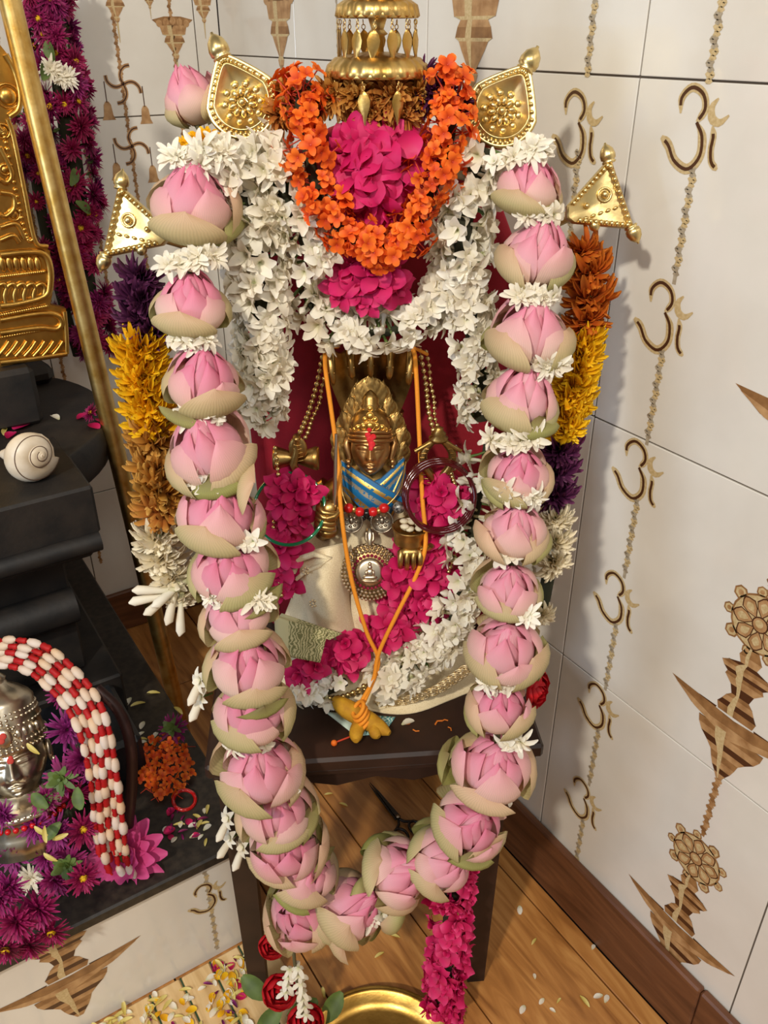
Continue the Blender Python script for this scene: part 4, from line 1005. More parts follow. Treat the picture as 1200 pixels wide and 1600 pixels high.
# ---- bangles
def bangle(c, R, r, nrm, mat, label, group=None):
    o = MB().tube([(R*math.cos(a), R*math.sin(a), 0.0004*math.sin(9*a)) for a in np.linspace(0, 2*PI, 49)[:-1]], r, 8, None, True).build('glass_bangle', mat, None, orient(c, nrm))
    tag(o, label, 'bangle', group)
M_BANG = simple('dark_red_glass', (72, 5, 10), 0.12, coat=0.2); M_GBANG = simple('green_glass', (8, 110, 70), 0.1, coat=1.0)
for k in range(3):
    bangle(at(685+2*k, 772+3*k, 0.872-0.005*k), 0.041-0.0004*k, 0.0026, (0.1, -1, 0.5), M_BANG, 'dark red glass bangle around pink flowers, one of a stack of three', 'dark red bangles')
bangle(at(452, 795, 0.873), 0.043, 0.0022, (-0.15, -1, 0.75), M_GBANG, 'green glass bangle around pink flowers on the left side')

# ================================================================ cream silk cloth
def silkmat():
    m, nt, b = nodes('cream_silk')
    tc = N(nt, 'ShaderNodeTexCoord'); vo = N(nt, 'ShaderNodeTexNoise'); vo.inputs['Scale'].default_value = 900; nt.links.new(tc.outputs['Object'], vo.inputs['Vector'])
    r = ramp(nt, [(0.3, (214, 194, 150)), (0.6, (236, 220, 184))]); nt.links.new(vo.outputs['Fac'], r.inputs['Fac']); nt.links.new(r.outputs['Color'], b.inputs['Base Color'])
    b.inputs['Roughness'].default_value = 0.5; b.inputs['Sheen Weight'].default_value = 0.3
    return m
M_SILK = silkmat()
silk = thing('silk_cloth', (fc.x, 0.96, SZ), 'cream silk cloth wrapped around the seated deity on the stool', 'cloth')
m = MB(); nv, nu = 26, 90; P = np.zeros((nv, nu, 3))
for i in range(nv):
    v = i/(nv-1)
    z = SZ+0.003+(0.262)*v**1.15; rx = 0.150*(1-v)**1.3+0.072*(1-(1-v)**1.3); ry = 0.112*(1-v)**1.1+0.055*(1-(1-v)**1.1)
    for j in range(nu):
        a = -PI+2*PI*j/nu
        fold = (0.006*math.sin(9*a+2*v)+0.004*math.sin(17*a+1))*(1-v)+0.002*math.sin(5*a+9*v)
        P[i, j] = (fc.x+0.0+(rx+fold)*math.sin(a), 0.958-(ry+fold)*math.cos(a), z+(0.003*math.sin(11*a) if i < 2 else 0))
m.grid(P, True); m.build('skirt', M_SILK, silk)
# spread hem lying on the stool
m = MB(); rows = []
for k in range(7):
    f = k/6; row = []
    for j in range(70):
        a = -1.75+3.5*j/69
        R = 1.0+0.16*f
        wav = 0.006*math.sin(7*a)*f
        row.append((fc.x+0.012+(0.140*R)*math.sin(a)*1.04, 0.958-(0.104*R+wav)*math.cos(a)*1.0, SZ+0.0016+0.010*(1-f)**2+0.0035*abs(math.sin(5*a))*(1-f*0.7)))
    rows.append(row)
P = np.array(rows); m.grid(P); Q = P.copy(); Q[..., 2] -= 0.0014; m.grid(Q[:, ::-1]); m.grid(np.array([P[-1], Q[-1]]))
m.build('hem', M_SILK, silk)
# folded fall of cloth on the left knee
m = MB(); rows = []
edgeL = [(470, 866), (455, 885), (462, 912), (476, 945), (484, 975), (498, 985)]; edgeR = [(540, 850), (548, 880), (545, 920), (548, 955), (556, 985), (560, 1000)]
eL = catmull(edgeL, 20); eR = catmull(edgeR, 20)
for i in range(20):
    v = i/19; row = []
    for j in range(16):
        u = j/15; p_ = eL[i]*(1-u)+eR[i]*u
        Y = 0.885-0.026*math.sin(PI*u)**0.8*(0.6+0.4*math.sin(PI*v)) - 0.012*v + 0.004*math.sin(6*u+3*v)
        row.append(tuple(at(p_[0], p_[1], Y)))
    rows.append(row)
P = np.array(rows); m.grid(P); Q = P.copy(); Q[..., 1] += 0.004; m.grid(Q[:, ::-1]); m.grid(np.array([P[0], Q[0]])); m.grid(np.array([P[-1], Q[-1]])); m.grid(np.array([P[:, 0], Q[:, 0]]))
m.build('knee_fold', M_SILK, silk)
m = MB(); m.tube([at(*q) for q in ((458, 893, 0.870), (466, 874, 0.866), (490, 866, 0.862), (515, 872, 0.862), (500, 884, 0.860), (478, 892, 0.862), (463, 905, 0.866))], lambda t: 0.0045-0.002*t, 8); m.build('rolled_edge', M_SILK, silk)
# embroidered lace border
m = MB()
M_LACE = simple('gold_lace', (206, 176, 118), 0.4, 0.7, var=(240, 222, 186), vs=300)
lp = catmull([(600, 1098), (640, 1092), (680, 1078), (705, 1062), (728, 1045)], 12)
for p_ in lp:
    c = at(p_[0], p_[1], 0.842)
    for R in (0.010, 0.006): m.tube([c+Vector((R*math.cos(a), -0.001-0.2*R*math.sin(a), R*0.8*math.sin(a))) for a in np.linspace(0, 2*PI, 15)[:-1]], 0.0013, 5, None, True)
    m.sphere(tuple(c+Vector((0, -0.001, 0))), 0.0026, 7, 5)
    for k in range(6): m.sphere(tuple(c+Vector((0.008*math.cos(k), -0.001, 0.0065*math.sin(k)))), 0.0014, 6, 4)
m.build('lace_border', M_LACE, silk)
m = MB()
for px, py in ((478, 892), (489, 943), (508, 905)):
    for k in range(7): m.sphere(tuple(at(px+5*math.cos(k*0.9)*(k > 0), py+5*math.sin(k*0.9)*(k > 0), 0.857)), 0.0015, 6, 4)
m.build('sequins', M_LACE, silk)

# ---- turmeric root on an orange thread
tur = thing('turmeric_thread', at(568, 1125, 0.815), 'turmeric root knotted on a long orange thread hanging from the hood', 'talisman')
M_OTH = simple('orange_thread', (236, 148, 34), 0.75, bs=700, bstr=0.5)
def cord(lst, n=50, r=0.0027): MB().tube(path3(lst, n), r, 8).build('thread', M_OTH, tur)
cord([(528, 541, 0.955), (512, 544, 0.945), (508, 570, 0.94), (516, 630, 0.925), (528, 720, 0.90), (533, 800, 0.862), (548, 900, 0.848), (572, 985, 0.838), (590, 1025, 0.835), (588, 1050, 0.832), (574, 1085, 0.824), (564, 1108, 0.815)], 70)
cord([(628, 541, 0.955), (645, 546, 0.945), (650, 580, 0.94), (655, 680, 0.92), (660, 780, 0.875), (665, 850, 0.852), (650, 900, 0.846), (620, 960, 0.838), (592, 1020, 0.833), (584, 1060, 0.829), (568, 1090, 0.822), (556, 1112, 0.815)], 70)
cord([(636, 541, 0.95), (652, 546, 0.948), (668, 554, 0.955)], 10, 0.002)
for k in range(4):
    c = at(560+3*k, 1112+7*k-4, 0.806); ax = Vector((0.55, 0.0, -0.45))
    MB().tube([c+orient((0, 0, 0), ax).to_3x3() @ Vector((0.0105*math.cos(a), 0.0105*math.sin(a), 0.001*math.sin(a+k))) for a in np.linspace(0, 2*PI, 19)[:-1]], 0.0027, 7, None, True).build('knot_loop', M_OTH, tur)
M_TUR = simple('turmeric', (196, 146, 22), 0.8, var=(168, 116, 16), vs=90, bs=140, bstr=0.6)
tz_ = SZ+0.011
m = MB()
m.tube([Vector(p) for p in catmull([atz(522, 1092, tz_+0.018), atz(540, 1106, tz_+0.014), atz(565, 1120, tz_+0.006), atz(590, 1135, tz_), atz(609, 1146, tz_-0.002)], 20)], lambda t: (0.0095+0.005*math.sin(PI*t)-0.003*t)*max(0.25, 1-abs(2*t-1)**7)**0.5, 12)
m.tube([Vector(p) for p in catmull([atz(570, 1122, tz_+0.004), atz(558, 1140, tz_), atz(556, 1158, tz_-0.001)], 12)], lambda t: 0.0095*max(0.15, 1-t**6)**0.5, 12)
m.tube([Vector(p) for p in catmull([atz(583, 1130, tz_+0.002), atz(586, 1144, tz_-0.001), atz(592, 1152, tz_-0.003)], 8)], lambda t: 0.008*max(0.15, 1-t**5)**0.5, 10)
m.build('turmeric_root', M_TUR, tur)
# ---- banknotes
def note(quad, mat, label, n=12, bend=0.003):
    m = MB(); A, B, C_, D_ = [Vector(q) for q in quad]; rows = []
    for i in range(n):
        v = i/(n-1); row = []
        for j in range(n):
            u = j/(n-1); p_ = A.lerp(B, u).lerp(D_.lerp(C_, u), v)
            row.append(tuple(p_+Vector((0, -1, 0.6))*(bend*math.sin(PI*u*1.5)*math.sin(2*v+0.5))))
        rows.append(row)
    m.grid(np.array(rows)); o = m.build('banknote', mat); sol = o.modifiers.new('thickness', 'SOLIDIFY'); sol.thickness = 0.0006
    return tag(o, label, 'banknote')
def notemat(name, c1, c2, c3):
    m, nt, b = nodes(name)
    uv = N(nt, 'ShaderNodeUVMap'); wv = N(nt, 'ShaderNodeTexWave'); wv.inputs['Scale'].default_value = 5; wv.inputs['Distortion'].default_value = 14; wv.inputs['Detail'].default_value = 4
    nt.links.new(uv.outputs['UV'], wv.inputs['Vector']); r = ramp(nt, [(0.2, c1), (0.5, c2), (0.8, c3)]); nt.links.new(wv.outputs['Fac'], r.inputs['Fac'])
    sp = N(nt, 'ShaderNodeSeparateXYZ'); nt.links.new(uv.outputs['UV'], sp.inputs[0]); gt = N(nt, 'ShaderNodeMath', operation='LESS_THAN'); gt.inputs[1].default_value = 0.28; nt.links.new(sp.outputs['X'], gt.inputs[0])
    mx = N(nt, 'ShaderNodeMix', data_type='RGBA'); nt.links.new(gt.outputs[0], mx.inputs[0]); nt.links.new(r.outputs['Color'], mx.inputs[6]); mx.inputs[7].default_value = (*lin(c3), 1)
    nt.links.new(mx.outputs[2], b.inputs['Base Color']); b.inputs['Roughness'].default_value = 0.8; return m
note((at(428, 962, 0.832), at(512, 988, 0.826), at(500, 1036, 0.812), at(432, 1022, 0.818)), notemat('green_note', (110, 108, 66), (152, 146, 98), (188, 178, 132)), 'creased olive green banknote tucked beside the lotus garland')
note((at(440, 958, 0.836), at(535, 990, 0.834), at(515, 1000, 0.823), at(430, 970, 0.83)), MATS['green_note'], 'folded edge of a second olive banknote above the creased one', 8, 0.001)
zn = SZ+0.0012
note((atz(508, 1112, zn), atz(618, 1120, zn+0.0005), atz(600, 1146, zn), atz(556, 1150, zn)), notemat('blue_note', (70, 140, 150), (120, 180, 170), (196, 214, 200)), 'blue green banknote lying flat under the turmeric root', 8, 0.0003)
# ================================================================ garlands of the deity
def gY(y):   # the lotus garland leans forward from the finials down over the stool's front edge
    return 0.885-0.172*min(1, max(0, (y-200)/900)) if y < 1100 else 0.713
LOT = [  # px, py, width px, lean of axis (x, -y toward viewer)
 (302, 158, 96, -0.25, 0.15), (303, 322, 138, 0.12, 0.35), (300, 476, 118, 0.0, 0.25), (318, 600, 122, 0.1, 0.3), (328, 706, 138, -0.05, 0.3), (346, 805, 136, 0.05, 0.3), (360, 888, 132, 0.1, 0.3),
 (370, 962, 112, -0.1, 0.2), (388, 1040, 126, 0.2, 0.35), (394, 1112, 124, -0.05, 0.3), (408, 1203, 134, 0.05, 0.35), (432, 1268, 116, 0.05, 0.3), (446, 1322, 116, 0.1, 0.35), (478, 1362, 104, 0.45, 0.2), (474, 1425, 112, -0.2, 0.5),
 (548, 1416, 112, 0.9, 0.3), (622, 1362, 112, 0.95, 0.4), (690, 1345, 104, 0.75, 0.5), (736, 1284, 120, 0.25, 0.45), (770, 1198, 130, 0.1, 0.35), (781, 1103, 100, 0.0, 0.3), (789, 1014, 124, 0.05, 0.3), (795, 922, 102, 0.0, 0.3), (803, 830, 108, 0.0, 0.3),
 (810, 742, 104, 0.0, 0.3), (814, 628, 120, 0.05, 0.3), (828, 526, 130, 0.1, 0.3), (838, 402, 120, 0.0, 0.3), (826, 296, 104, 0.05, 0.3)]
lg = thing('lotus_garland', at(540, 1420, 0.713), 'long garland of pink lotus buds looped over the brass deity and stool', 'garland')
path = [at(x, y-8, gY(y)) for x, y, *_ in LOT[1:]]
MB().tube([Vector(p) for p in catmull(path, 120)], 0.004, 6).build('cord', M_CORD, lg)
for x, y, wpx, lx, ly in LOT:
    Y = gY(y) if y > 200 else 0.955; R = wpx*mpp(x, y, Y)/2*1.10; lx += rl.uniform(-0.1, 0.1); ly += rl.uniform(-0.05, 0.2)
    c = at(x, y, Y); ax = Vector((lx, -ly, 1)).normalized()
    lotus(lg, c-ax*R*0.62, ax, R)
MB().tube([at(302, 185, 0.955), at(325, 225, 0.93), at(345, 250, 0.91)], 0.003, 6).build('cord', M_CORD, lg)
# white blooms wired between the lotuses
for x, y, n, sp in [(290, 252, 4, 28), (335, 235, 4, 25), (282, 415, 3, 30), (320, 405, 3, 22), (298, 530, 4, 32), (318, 648, 4, 30), (320, 752, 2, 20), (390, 850, 2, 14), (405, 935, 2, 12), (390, 1158, 4, 34), (340, 935, 3, 16), (450, 1240, 1, 6),
                    (835, 235, 4, 26), (790, 250, 3, 24), (845, 338, 4, 28), (840, 462, 5, 30), (858, 570, 4, 24), (800, 688, 6, 34), (812, 772, 4, 26), (795, 868, 2, 16), (820, 960, 2, 14), (790, 1062, 5, 34), (800, 1160, 3, 20), (765, 1245, 5, 30), (700, 1390, 1, 8), (585, 1430, 3, 12)]:
    for k in range(n):
        Y = gY(y)-0.018
        px = x+(k-(n-1)/2)*2*sp/max(n, 1)+rs.uniform(-4, 4)
        inst('white_flower', rs.choice(TUBR if rs.random() < 0.6 else JAS[:2]), lg, orient(at(px, y+rs.uniform(-5, 5), Y), (rs.uniform(-0.5, 0.5)+(px-x)/60, -0.8, rs.uniform(-0.2, 0.7)), rs.random()*6, rs.uniform(0.62, 0.9)))
# loose folded petals at the knot of the loop
for x, y, ax, r, s, me in [(470, 1455, (0.1, -0.6, 0.8), 3.4, 0.036, MIDM[2]), (455, 1470, (-0.1, -0.7, 0.75), 3.0, 0.034, MIDM[1]), (540, 1455, (0.5, -0.6, 0.6), 3.6, 0.046, OUTM[2]), (580, 1400, (0.7, -0.4, 0.5), 2.2, 0.042, GRNM[0]), (612, 1425, (-0.9, -0.3, 0.2), 3.1, 0.042, OUTM[1]), (525, 1365, (0.8, -0.3, 0.5), 1.2, 0.040, GRNM[1]), (510, 1440, (0.4, -0.5, 0.7), 4.0, 0.044, OUTM[0]), (400, 770, (0.6, -0.5, 0.5), 3.0, 0.036, OUTM[2]), (390, 1000, (0.5, -0.5, 0.5), 0.3, 0.036, GRNM[0])]:
    inst(me.name.split('.')[0], me, lg, orient(at(x, y, gY(y)-0.012), ax, r, s) @ T(-0.4, 0, -0.5))

# --- white jasmine garlands
jg = thing('jasmine_garland', at(405, 655, 0.90), 'thick white jasmine strand hanging left of the red velvet', 'garland')
strand(jg, path3([(352, 232, 0.90), (385, 300, 0.895), (402, 380, 0.90), (408, 460, 0.90), (412, 540, 0.90), (408, 600, 0.90), (402, 655, 0.90)], 30), JAS, 140, lambda t: 0.025-0.007*t, (0.95, 1.3), core=0.010)
strand(jg, path3([(400, 230, 0.91), (438, 290, 0.90), (470, 350, 0.90), (492, 410, 0.905)], 16), JAS, 64, 0.021, (0.95, 1.3), core=0.009)
jd = thing('jasmine_drape', at(590, 530, 0.92), 'curved white jasmine drape just above the serpent hood', 'garland')
strand(jd, path3([(472, 452, 0.93), (500, 490, 0.925), (545, 515, 0.92), (600, 520, 0.915), (650, 498, 0.918), (690, 455, 0.925), (715, 400, 0.925), (730, 340, 0.92)], 30), JAS+[JBUD], 96, 0.017, (0.95, 1.3), core=0.005)
jr = thing('jasmine_garland', at(745, 660, 0.905), 'thin white jasmine strand hanging right of the red velvet', 'garland')
strand(jr, path3([(760, 232, 0.905), (735, 300, 0.90), (722, 380, 0.90), (730, 450, 0.905), (738, 520, 0.905), (748, 590, 0.905), (752, 655, 0.905)], 30), JAS, 112, lambda t: 0.024-0.010*t, (0.95, 1.3), core=0.009)
jl = thing('jasmine_string', at(640, 1060, 0.85), 'white jasmine string curving down the right side to the silk hem', 'garland')
strand(jl, path3([(762, 690, 0.905), (752, 760, 0.89), (735, 840, 0.868), (722, 920, 0.855), (700, 980, 0.85), (665, 1020, 0.846), (625, 1050, 0.844), (590, 1065, 0.844)], 40), JAS+[JBUD], 125, lambda t: 0.020-0.004*t, (0.95, 1.3), core=0.005)
jm = thing('jasmine_string', at(480, 1085, 0.85), 'short white jasmine string at the left end of the silk hem', 'garland')
strand(jm, path3([(462, 1070, 0.853), (480, 1082, 0.848), (510, 1080, 0.845), (540, 1065, 0.845)], 10), JAS+[JBUD], 20, 0.012, core=0.006)

# --- orange ixora garland, heart shaped
og = thing('ixora_garland', at(590, 420, 0.88), 'heart-shaped orange ixora garland around the pink oleanders', 'garland')
hp = path3([(480, 132, 0.92), (470, 165, 0.90), (478, 215, 0.89), (488, 270, 0.885), (510, 325, 0.88), (545, 372, 0.878), (590, 390, 0.876), (635, 368, 0.878), (668, 312, 0.88), (692, 250, 0.885), (704, 200, 0.89), (700, 160, 0.90), (690, 132, 0.915)], 60)
strand(og, hp, IXO, 298, lambda t: 0.021+0.006*math.sin(37*t)*math.sin(11*t), (0.8, 1.2), spread=(-0.3, PI+0.3), lift=0.8, core=0.006, rr=(0.45, 1.25))
ol = thing('oleander_cluster', at(585, 330, 0.88), 'bright pink oleander flowers filling the ixora heart', 'garland')
MB().sphere(tuple(at(588, 260, 0.915)), (0.045, 0.02, 0.06), 14, 8).build('core', M_DARKCORE, ol)
cluster(ol, 588, 266, 58, 70, 0.898, OLE, 15, (1.15, 1.5), dome=0.02, lift=0.9)
ot = thing('oleander_garland', at(585, 470, 0.9), 'pointed tip of pink oleanders under the ixora heart', 'garland')
cluster(ot, 578, 440, 55, 34, 0.905, OLE, 11, (0.85, 1.1), dome=0.02)
tp = thing('withered_flower_cluster', at(590, 150, 0.9), 'withered brown chrysanthemums under the brass umbrella', 'garland')
for x, y, Y, me, s in [(560, 150, .905, MUMB[0], 1.1), (610, 152, .903, MUMB[1], 1.2), (650, 148, .91, MUMB[0], 1.0), (520, 150, .91, MUMB[1], 1.0), (585, 178, .900, MUMB[0], 1.0), (632, 176, .903, MUMB[1], 0.9), (480, 165, .915, MUMB[0], 0.9), (440, 178, .92, MUMB[1], 0.9), (455, 140, .925, MUMB[0], 0.8), (680, 148, .908, MUMP[0], 1.05), (712, 168, .915, MUMP[1], 0.9), (665, 125, .925, MUMP[0], 0.9), (425, 165, .93, MUMY[0], 0.7)]:
    inst(me.name.split('.')[0], me, tp, orient(at(x, y, Y), (rs.uniform(-.4, .4), -1, rs.uniform(-0.1, .6)), rs.random()*6, s))
yf = thing('chrysanthemum', at(320, 232, 0.9), 'yellow chrysanthemum under the topmost left lotus bud', 'flower')
inst('petals', MUMY[0], yf, orient(at(322, 228, 0.9), (0.1, -0.9, 0.6), 0, 0.95)); inst('petals', MUMY[1], yf, orient(at(300, 232, 0.905), (-0.4, -0.9, 0.4), 0, 0.8))

# --- chrysanthemum garlands behind the lotuses
def mums(label, lst):
    o = thing('chrysanthemum_garland', at(lst[-1][0], lst[-1][1], lst[-1][2]), label, 'garland')
    MB().tube([at(a, b, c+0.012) for a, b, c, *_ in lst], 0.008, 7).build('cord', M_DARKCORE, o)
    for a, b, c, ms, s, ax in lst:
        me = rs.choice(ms); inst(me.name.split('.')[0], me, o, orient(at(a, b, c), Vector(ax)+Vector((rs.uniform(-.3, .3), rs.uniform(-.2, .2), rs.uniform(-.3, .3))), rs.random()*6, s*1.22))
l1 = []
for x, y, ms, s in [(222, 435, MUMP, 0.9), (226, 470, MUMP, 1.05), (222, 502, MUMP, 1.05), (240, 520, MUMP, 0.8), (220, 545, MUMY, 1.25), (224, 567, MUMY, 1.25), (227, 590, MUMY, 1.3), (231, 612, MUMY, 1.3), (234, 636, MUMY, 1.3), (240, 660, MUMY, 1.3), (242, 690, MUMB, 1.05), (246, 735, MUMB, 1.1), (252, 770, MUMB, 1.2), (256, 800, MUMB, 1.1), (246, 842, MUMW, 1.15), (254, 872, MUMW, 1.2), (270, 900, MUMW, 1.1), (278, 930, MUMW, 0.9)]:
    l1.append((x, y-6, gY(y)+0.050, ms, s*1.12, (-0.25, -0.5, -0.85)))
mums('purple, yellow and cream chrysanthemum garland behind the left lotus strand', l1)
l2 = []
for x, y, ms, s in [(905, 400, MUMR, 1.0), (918, 432, MUMR, 1.05), (922, 470, MUMR, 1.1), (915, 505, MUMR, 1.0), (910, 535, MUMY, 1.05), (906, 558, MUMY, 1.1), (901, 582, MUMY, 1.15), (895, 606, MUMY, 1.2), (890, 630, MUMY, 1.2), (885, 654, MUMY, 1.15), (880, 674, MUMY, 1.1), (872, 705, MUMP, 1.0), (868, 740, MUMP, 1.0), (866, 775, MUMP, 0.95), (868, 815, MUMW, 0.9), (866, 848, MUMW, 1.0), (862, 880, MUMW, 1.0), (846, 965, MUMW, 0.7)]:
    l2.append((x, y-6, gY(y)+0.060, ms, s*1.08, (0.3, -0.6, -0.75)))
mums('rust, yellow and white chrysanthemum garland behind the right lotus strand', l2)
tb = thing('tuberose_spray', at(260, 945, 0.78), 'pale tuberose buds sticking out left of the lotus garland', 'flower')
for px, py, ax in [(232, 935, (-1, -0.3, -0.1)), (250, 942, (-0.8, -0.5, -0.4)), (238, 922, (-1, -0.2, 0.1)), (268, 948, (-0.3, -0.5, -0.9)), (282, 965, (-0.1, -0.4, -1)), (262, 930, (-0.6, -0.6, -0.2))]:
    m = MB(); m.tube([(0, 0, -0.030), (0, 0.001, -0.01), (0, 0, 0.004), (0.001, 0, 0.016), (0, 0, 0.022)], lambda t: [0.003, 0.0034, 0.005, 0.0055, 0.001][min(4, int(t*4.01))], 8)
    inst('tuberose_bud', m.mesh('tuberose_bud', JASM), tb, orient(at(px, py, 0.775), ax))
for px, py in ((308, 1075), (310, 1100), (352, 1290), (355, 1320), (375, 1335)):
    inst('tuberose_bud', bpy.data.meshes['tuberose_bud'], tb, orient(at(px, py, 0.74), (-0.3, -0.6, -0.8+rs.random()), 0, 1.0))
    inst('white_flower', JAS[0], tb, orient(at(px+6, py-12, 0.742), (-0.7, -0.7, 0.3), 0, 0.9))

# --- oleanders heaped on the deity
for lab, lst in [('pink oleanders inside the green bangle', [(460, 788, 36, 38, 0.885, 8), (440, 880, 22, 50, 0.88, 8)]),
                 ('pink oleanders inside the dark red bangles', [(690, 786, 36, 32, 0.892, 8)]),
                 ('magenta oleander heap below the round pendant', [(648, 915, 56, 60, 0.872, 17), (610, 985, 36, 24, 0.862, 6), (675, 850, 36, 26, 0.885, 5)]),
                 ('pale pink oleanders beside the olive banknote', [(540, 1022, 36, 24, 0.862, 6), (480, 1045, 30, 16, 0.858, 4)])]:
    o = thing('oleander_cluster', at(lst[0][0], lst[0][1]+40, 0.88), lab, 'garland')
    for cx, cy, rx, ry, Y, n in lst: cluster(o, cx, cy, rx, ry, Y, OLE, n, (0.85, 1.15), dome=0.016, lift=0.8)
# --- magenta oleander rope under the stool front
om_ = thing('oleander_garland', at(695, 1590, 0.73), 'magenta oleander rope hanging below the lotus loop at the right', 'garland')
strand(om_, path3([(715, 1300, 0.745), (705, 1400, 0.74), (700, 1480, 0.738), (695, 1540, 0.736), (692, 1585, 0.735)], 24), OLE, 72, lambda t: 0.020, (0.75, 1.0), spread=(-0.6, PI+0.6), lift=0.7, core=0.010)
# --- red rose and tuberose tassel at the bottom of the loop
ts = thing('garland_tassel', at(460, 1590, 0.70), 'white tuberose tassel with red roses hanging from the lotus loop', 'tassel')
STAR = rosette([(5, 0.017, 0.0034, -0.2, -0.9, q3)], JASM, 'star_floret', jit=0.2, seed=4)
for x0, y0, x1, y1, n in ((452, 1515, 446, 1550, 4), (466, 1512, 478, 1585, 7)):
    for k in range(n):
        f = k/(n-1); inst('star_floret', STAR, ts, orient(at(x0+(x1-x0)*f, y0+(y1-y0)*f, 0.700), (0.1, -0.25, 1), rs.random()*6, 0.9))
MB().tube([at(455, 1440, 0.712), at(460, 1500, 0.705), at(472, 1585, 0.702)], 0.0025, 6).build('cord', M_CORD, ts)
def rose(parent, c, ax, s):
    m = MB(); rr = random.Random(int(s*1e5))
    for n, R, Hh, a0, op in ((3, 0.35, 1.0, 1.2, -0.2), (4, 0.6, 1.0, 0.9, 0.0), (5, 0.85, 0.9, 0.8, 0.15), (6, 1.0, 0.75, 0.7, 0.45)):
        o_ = rr.random()*6
        for k in range(n): m.grid(rot(patch(R, Hh, a0, op, 0.2, 5, 6, rr.random()), o_+2*PI*k/n))
    inst('rose', m.mesh('rose', ROSE, True, False), parent, orient(c, ax, 0, s))
for px, py, s in ((437, 1545, 0.022), (478, 1592, 0.024), (425, 1475, 0.016)): rose(ts, at(px, py, 0.715), (0.1, -0.8, 0.6), s)
leaf = MB().grid(blade(0.05, 0.014, 0.3, -0.2, 5, 8, 0.1)).mesh('leaf', M_GREEN)
for px, py, r in ((420, 1560, 2.5), (450, 1590, 0.5), (440, 1570, 4.0), (505, 1598, 1.0)): inst('leaf', leaf, ts, orient(at(px, py, 0.72), (0, -0.7, 0.7), r))
o = thing('rose', at(848, 1072, 0.83), 'single red rose behind the right lotus strand', 'flower'); rose(o, at(829, 1074, 0.765), (0.8, -0.6, 0.2), 0.020)

# --- things on and under the stool
bp = thing('brass_plate', (-0.008, 0.655, 0), 'round brass plate on the floor under the garland loop', 'plate')
MB().lathe([(0, 0.004), (0.10, 0.004), (0.112, 0.010), (0.118, 0.024), (0.127, 0.026), (0.129, 0.023), (0.121, 0.019), (0.114, 0.004), (0.10, 0.0), (0, 0.0)], 64).build('dish', M_GOLDBR, bp, T(-0.008, 0.640, 0.0005))
sci = atz(605, 1262, 0.004); ssc = thing('scissors', sci, 'dark steel scissors on the floor under the stool', 'scissors')
M_STEEL = simple('dark_steel', (60, 54, 50), 0.35, 0.9)
for s in (-1, 1):
    a = atz(577, 1225, 0.005); b = atz(622, 1280, 0.005); d = (b-a).normalized(); n_ = Vector((-d.y, d.x, 0))
    V = [a+n_*0.001*s, a+n_*s*0.004+d*0.03, b+n_*0.006*s, b-n_*0.003*s]
    V = [v+UP*(0.003*(s > 0)) for v in V]
    MB().add([tuple(v) for v in V]+[tuple(v+UP*0.002) for v in V], [(0, 1, 2, 3), (7, 6, 5, 4), (0, 4, 5, 1), (1, 5, 6, 2), (2, 6, 7, 3), (3, 7, 4, 0)]).build('blade', M_STEEL, ssc, None, False)
    c = b+d*0.035+n_*s*0.016+UP*0.002
    MB().tube([b+UP*0.002, b+d*0.012+n_*s*0.006+UP*0.002]+[c-d*0.016*math.cos(t)+n_*s*0.011*math.sin(t) for t in np.linspace(0, 2*PI, 15)], 0.0028, 6).build('handle', M_STEEL, ssc)
MB().lathe([(0, 0), (0.004, 0), (0.004, 0.003), (0, 0.004)], 10, T(b+UP*0.006)).build('pivot', M_SILVER, ssc)
# ixora bud with stalk, a jasmine petal, saffron crumbs on the stool
o = thing('ixora_bud', atz(523, 1162, SZ), 'tiny red ixora floret with long stalk near the stool edge', 'flower')
zt = SZ+0.004
MB().tube([atz(524, 1160, zt), atz(545, 1152, zt), atz(556, 1146, zt)], 0.0012, 6).build('stalk', MATS['ixora_tube'], o)
MB().sphere(tuple(atz(522, 1161, zt)), 0.0042, 9, 6).build('bud', IXORA, o)
PETW = MB().grid(blade(0.018, 0.005, 0.15, -0.15, 5, 6, 0.12, 1.2)).mesh('petal', JASM)
PETY = MB().grid(blade(0.022, 0.0035, 0.1, -0.1, 5, 6, 0.15, 1.2)).mesh('petal', petal('pale_yellow_petal', [(0, (206, 184, 90)), (1, (240, 226, 150))]))
PETR = MB().grid(blade(0.018, 0.007, 0.1, -0.1, 5, 6, 0.12, 1.5)).mesh('petal', OLEA)
PETP = MB().grid(blade(0.018, 0.003, 0.1, -0.1, 5, 6, 0.12, 1.2)).mesh('petal', PURP)
PETO = MB().grid(blade(0.018, 0.006, 0.1, -0.1, 5, 6, 0.12, 1.5)).mesh('petal', YELL)
def loose(px, py, z, me, label, group=None, s=1.0, up=None):
    o = inst('fallen_petal', me, None, orient(atz(px, py, z+0.0012), (rs.uniform(-.12, .12), rs.uniform(-.12, .12), 1), rs.random()*6, s)); tag(o, label, 'petal', group)
loose(628, 1133, SZ+0.002, PETW, 'single white petal on the stool right of the turmeric root', s=1.1)
SAF = MB().tube([(0, 0, 0), (0.004, 0.002, 0.0004), (0.008, 0.0, 0.0002)], 0.0009, 5).mesh('saffron_crumb', simple('saffron', (206, 110, 24), 0.8))
for px, py in ((655, 1142), (680, 1132), (690, 1127), (642, 1128), (700, 1136)):
    o = inst('saffron_crumb', SAF, None, orient(atz(px, py, SZ+0.001), (0, 0, 1), rs.random()*6, rs.uniform(0.8, 1.6))); tag(o, 'orange saffron crumb on the dark stool top', 'crumb', 'saffron crumbs on the stool')
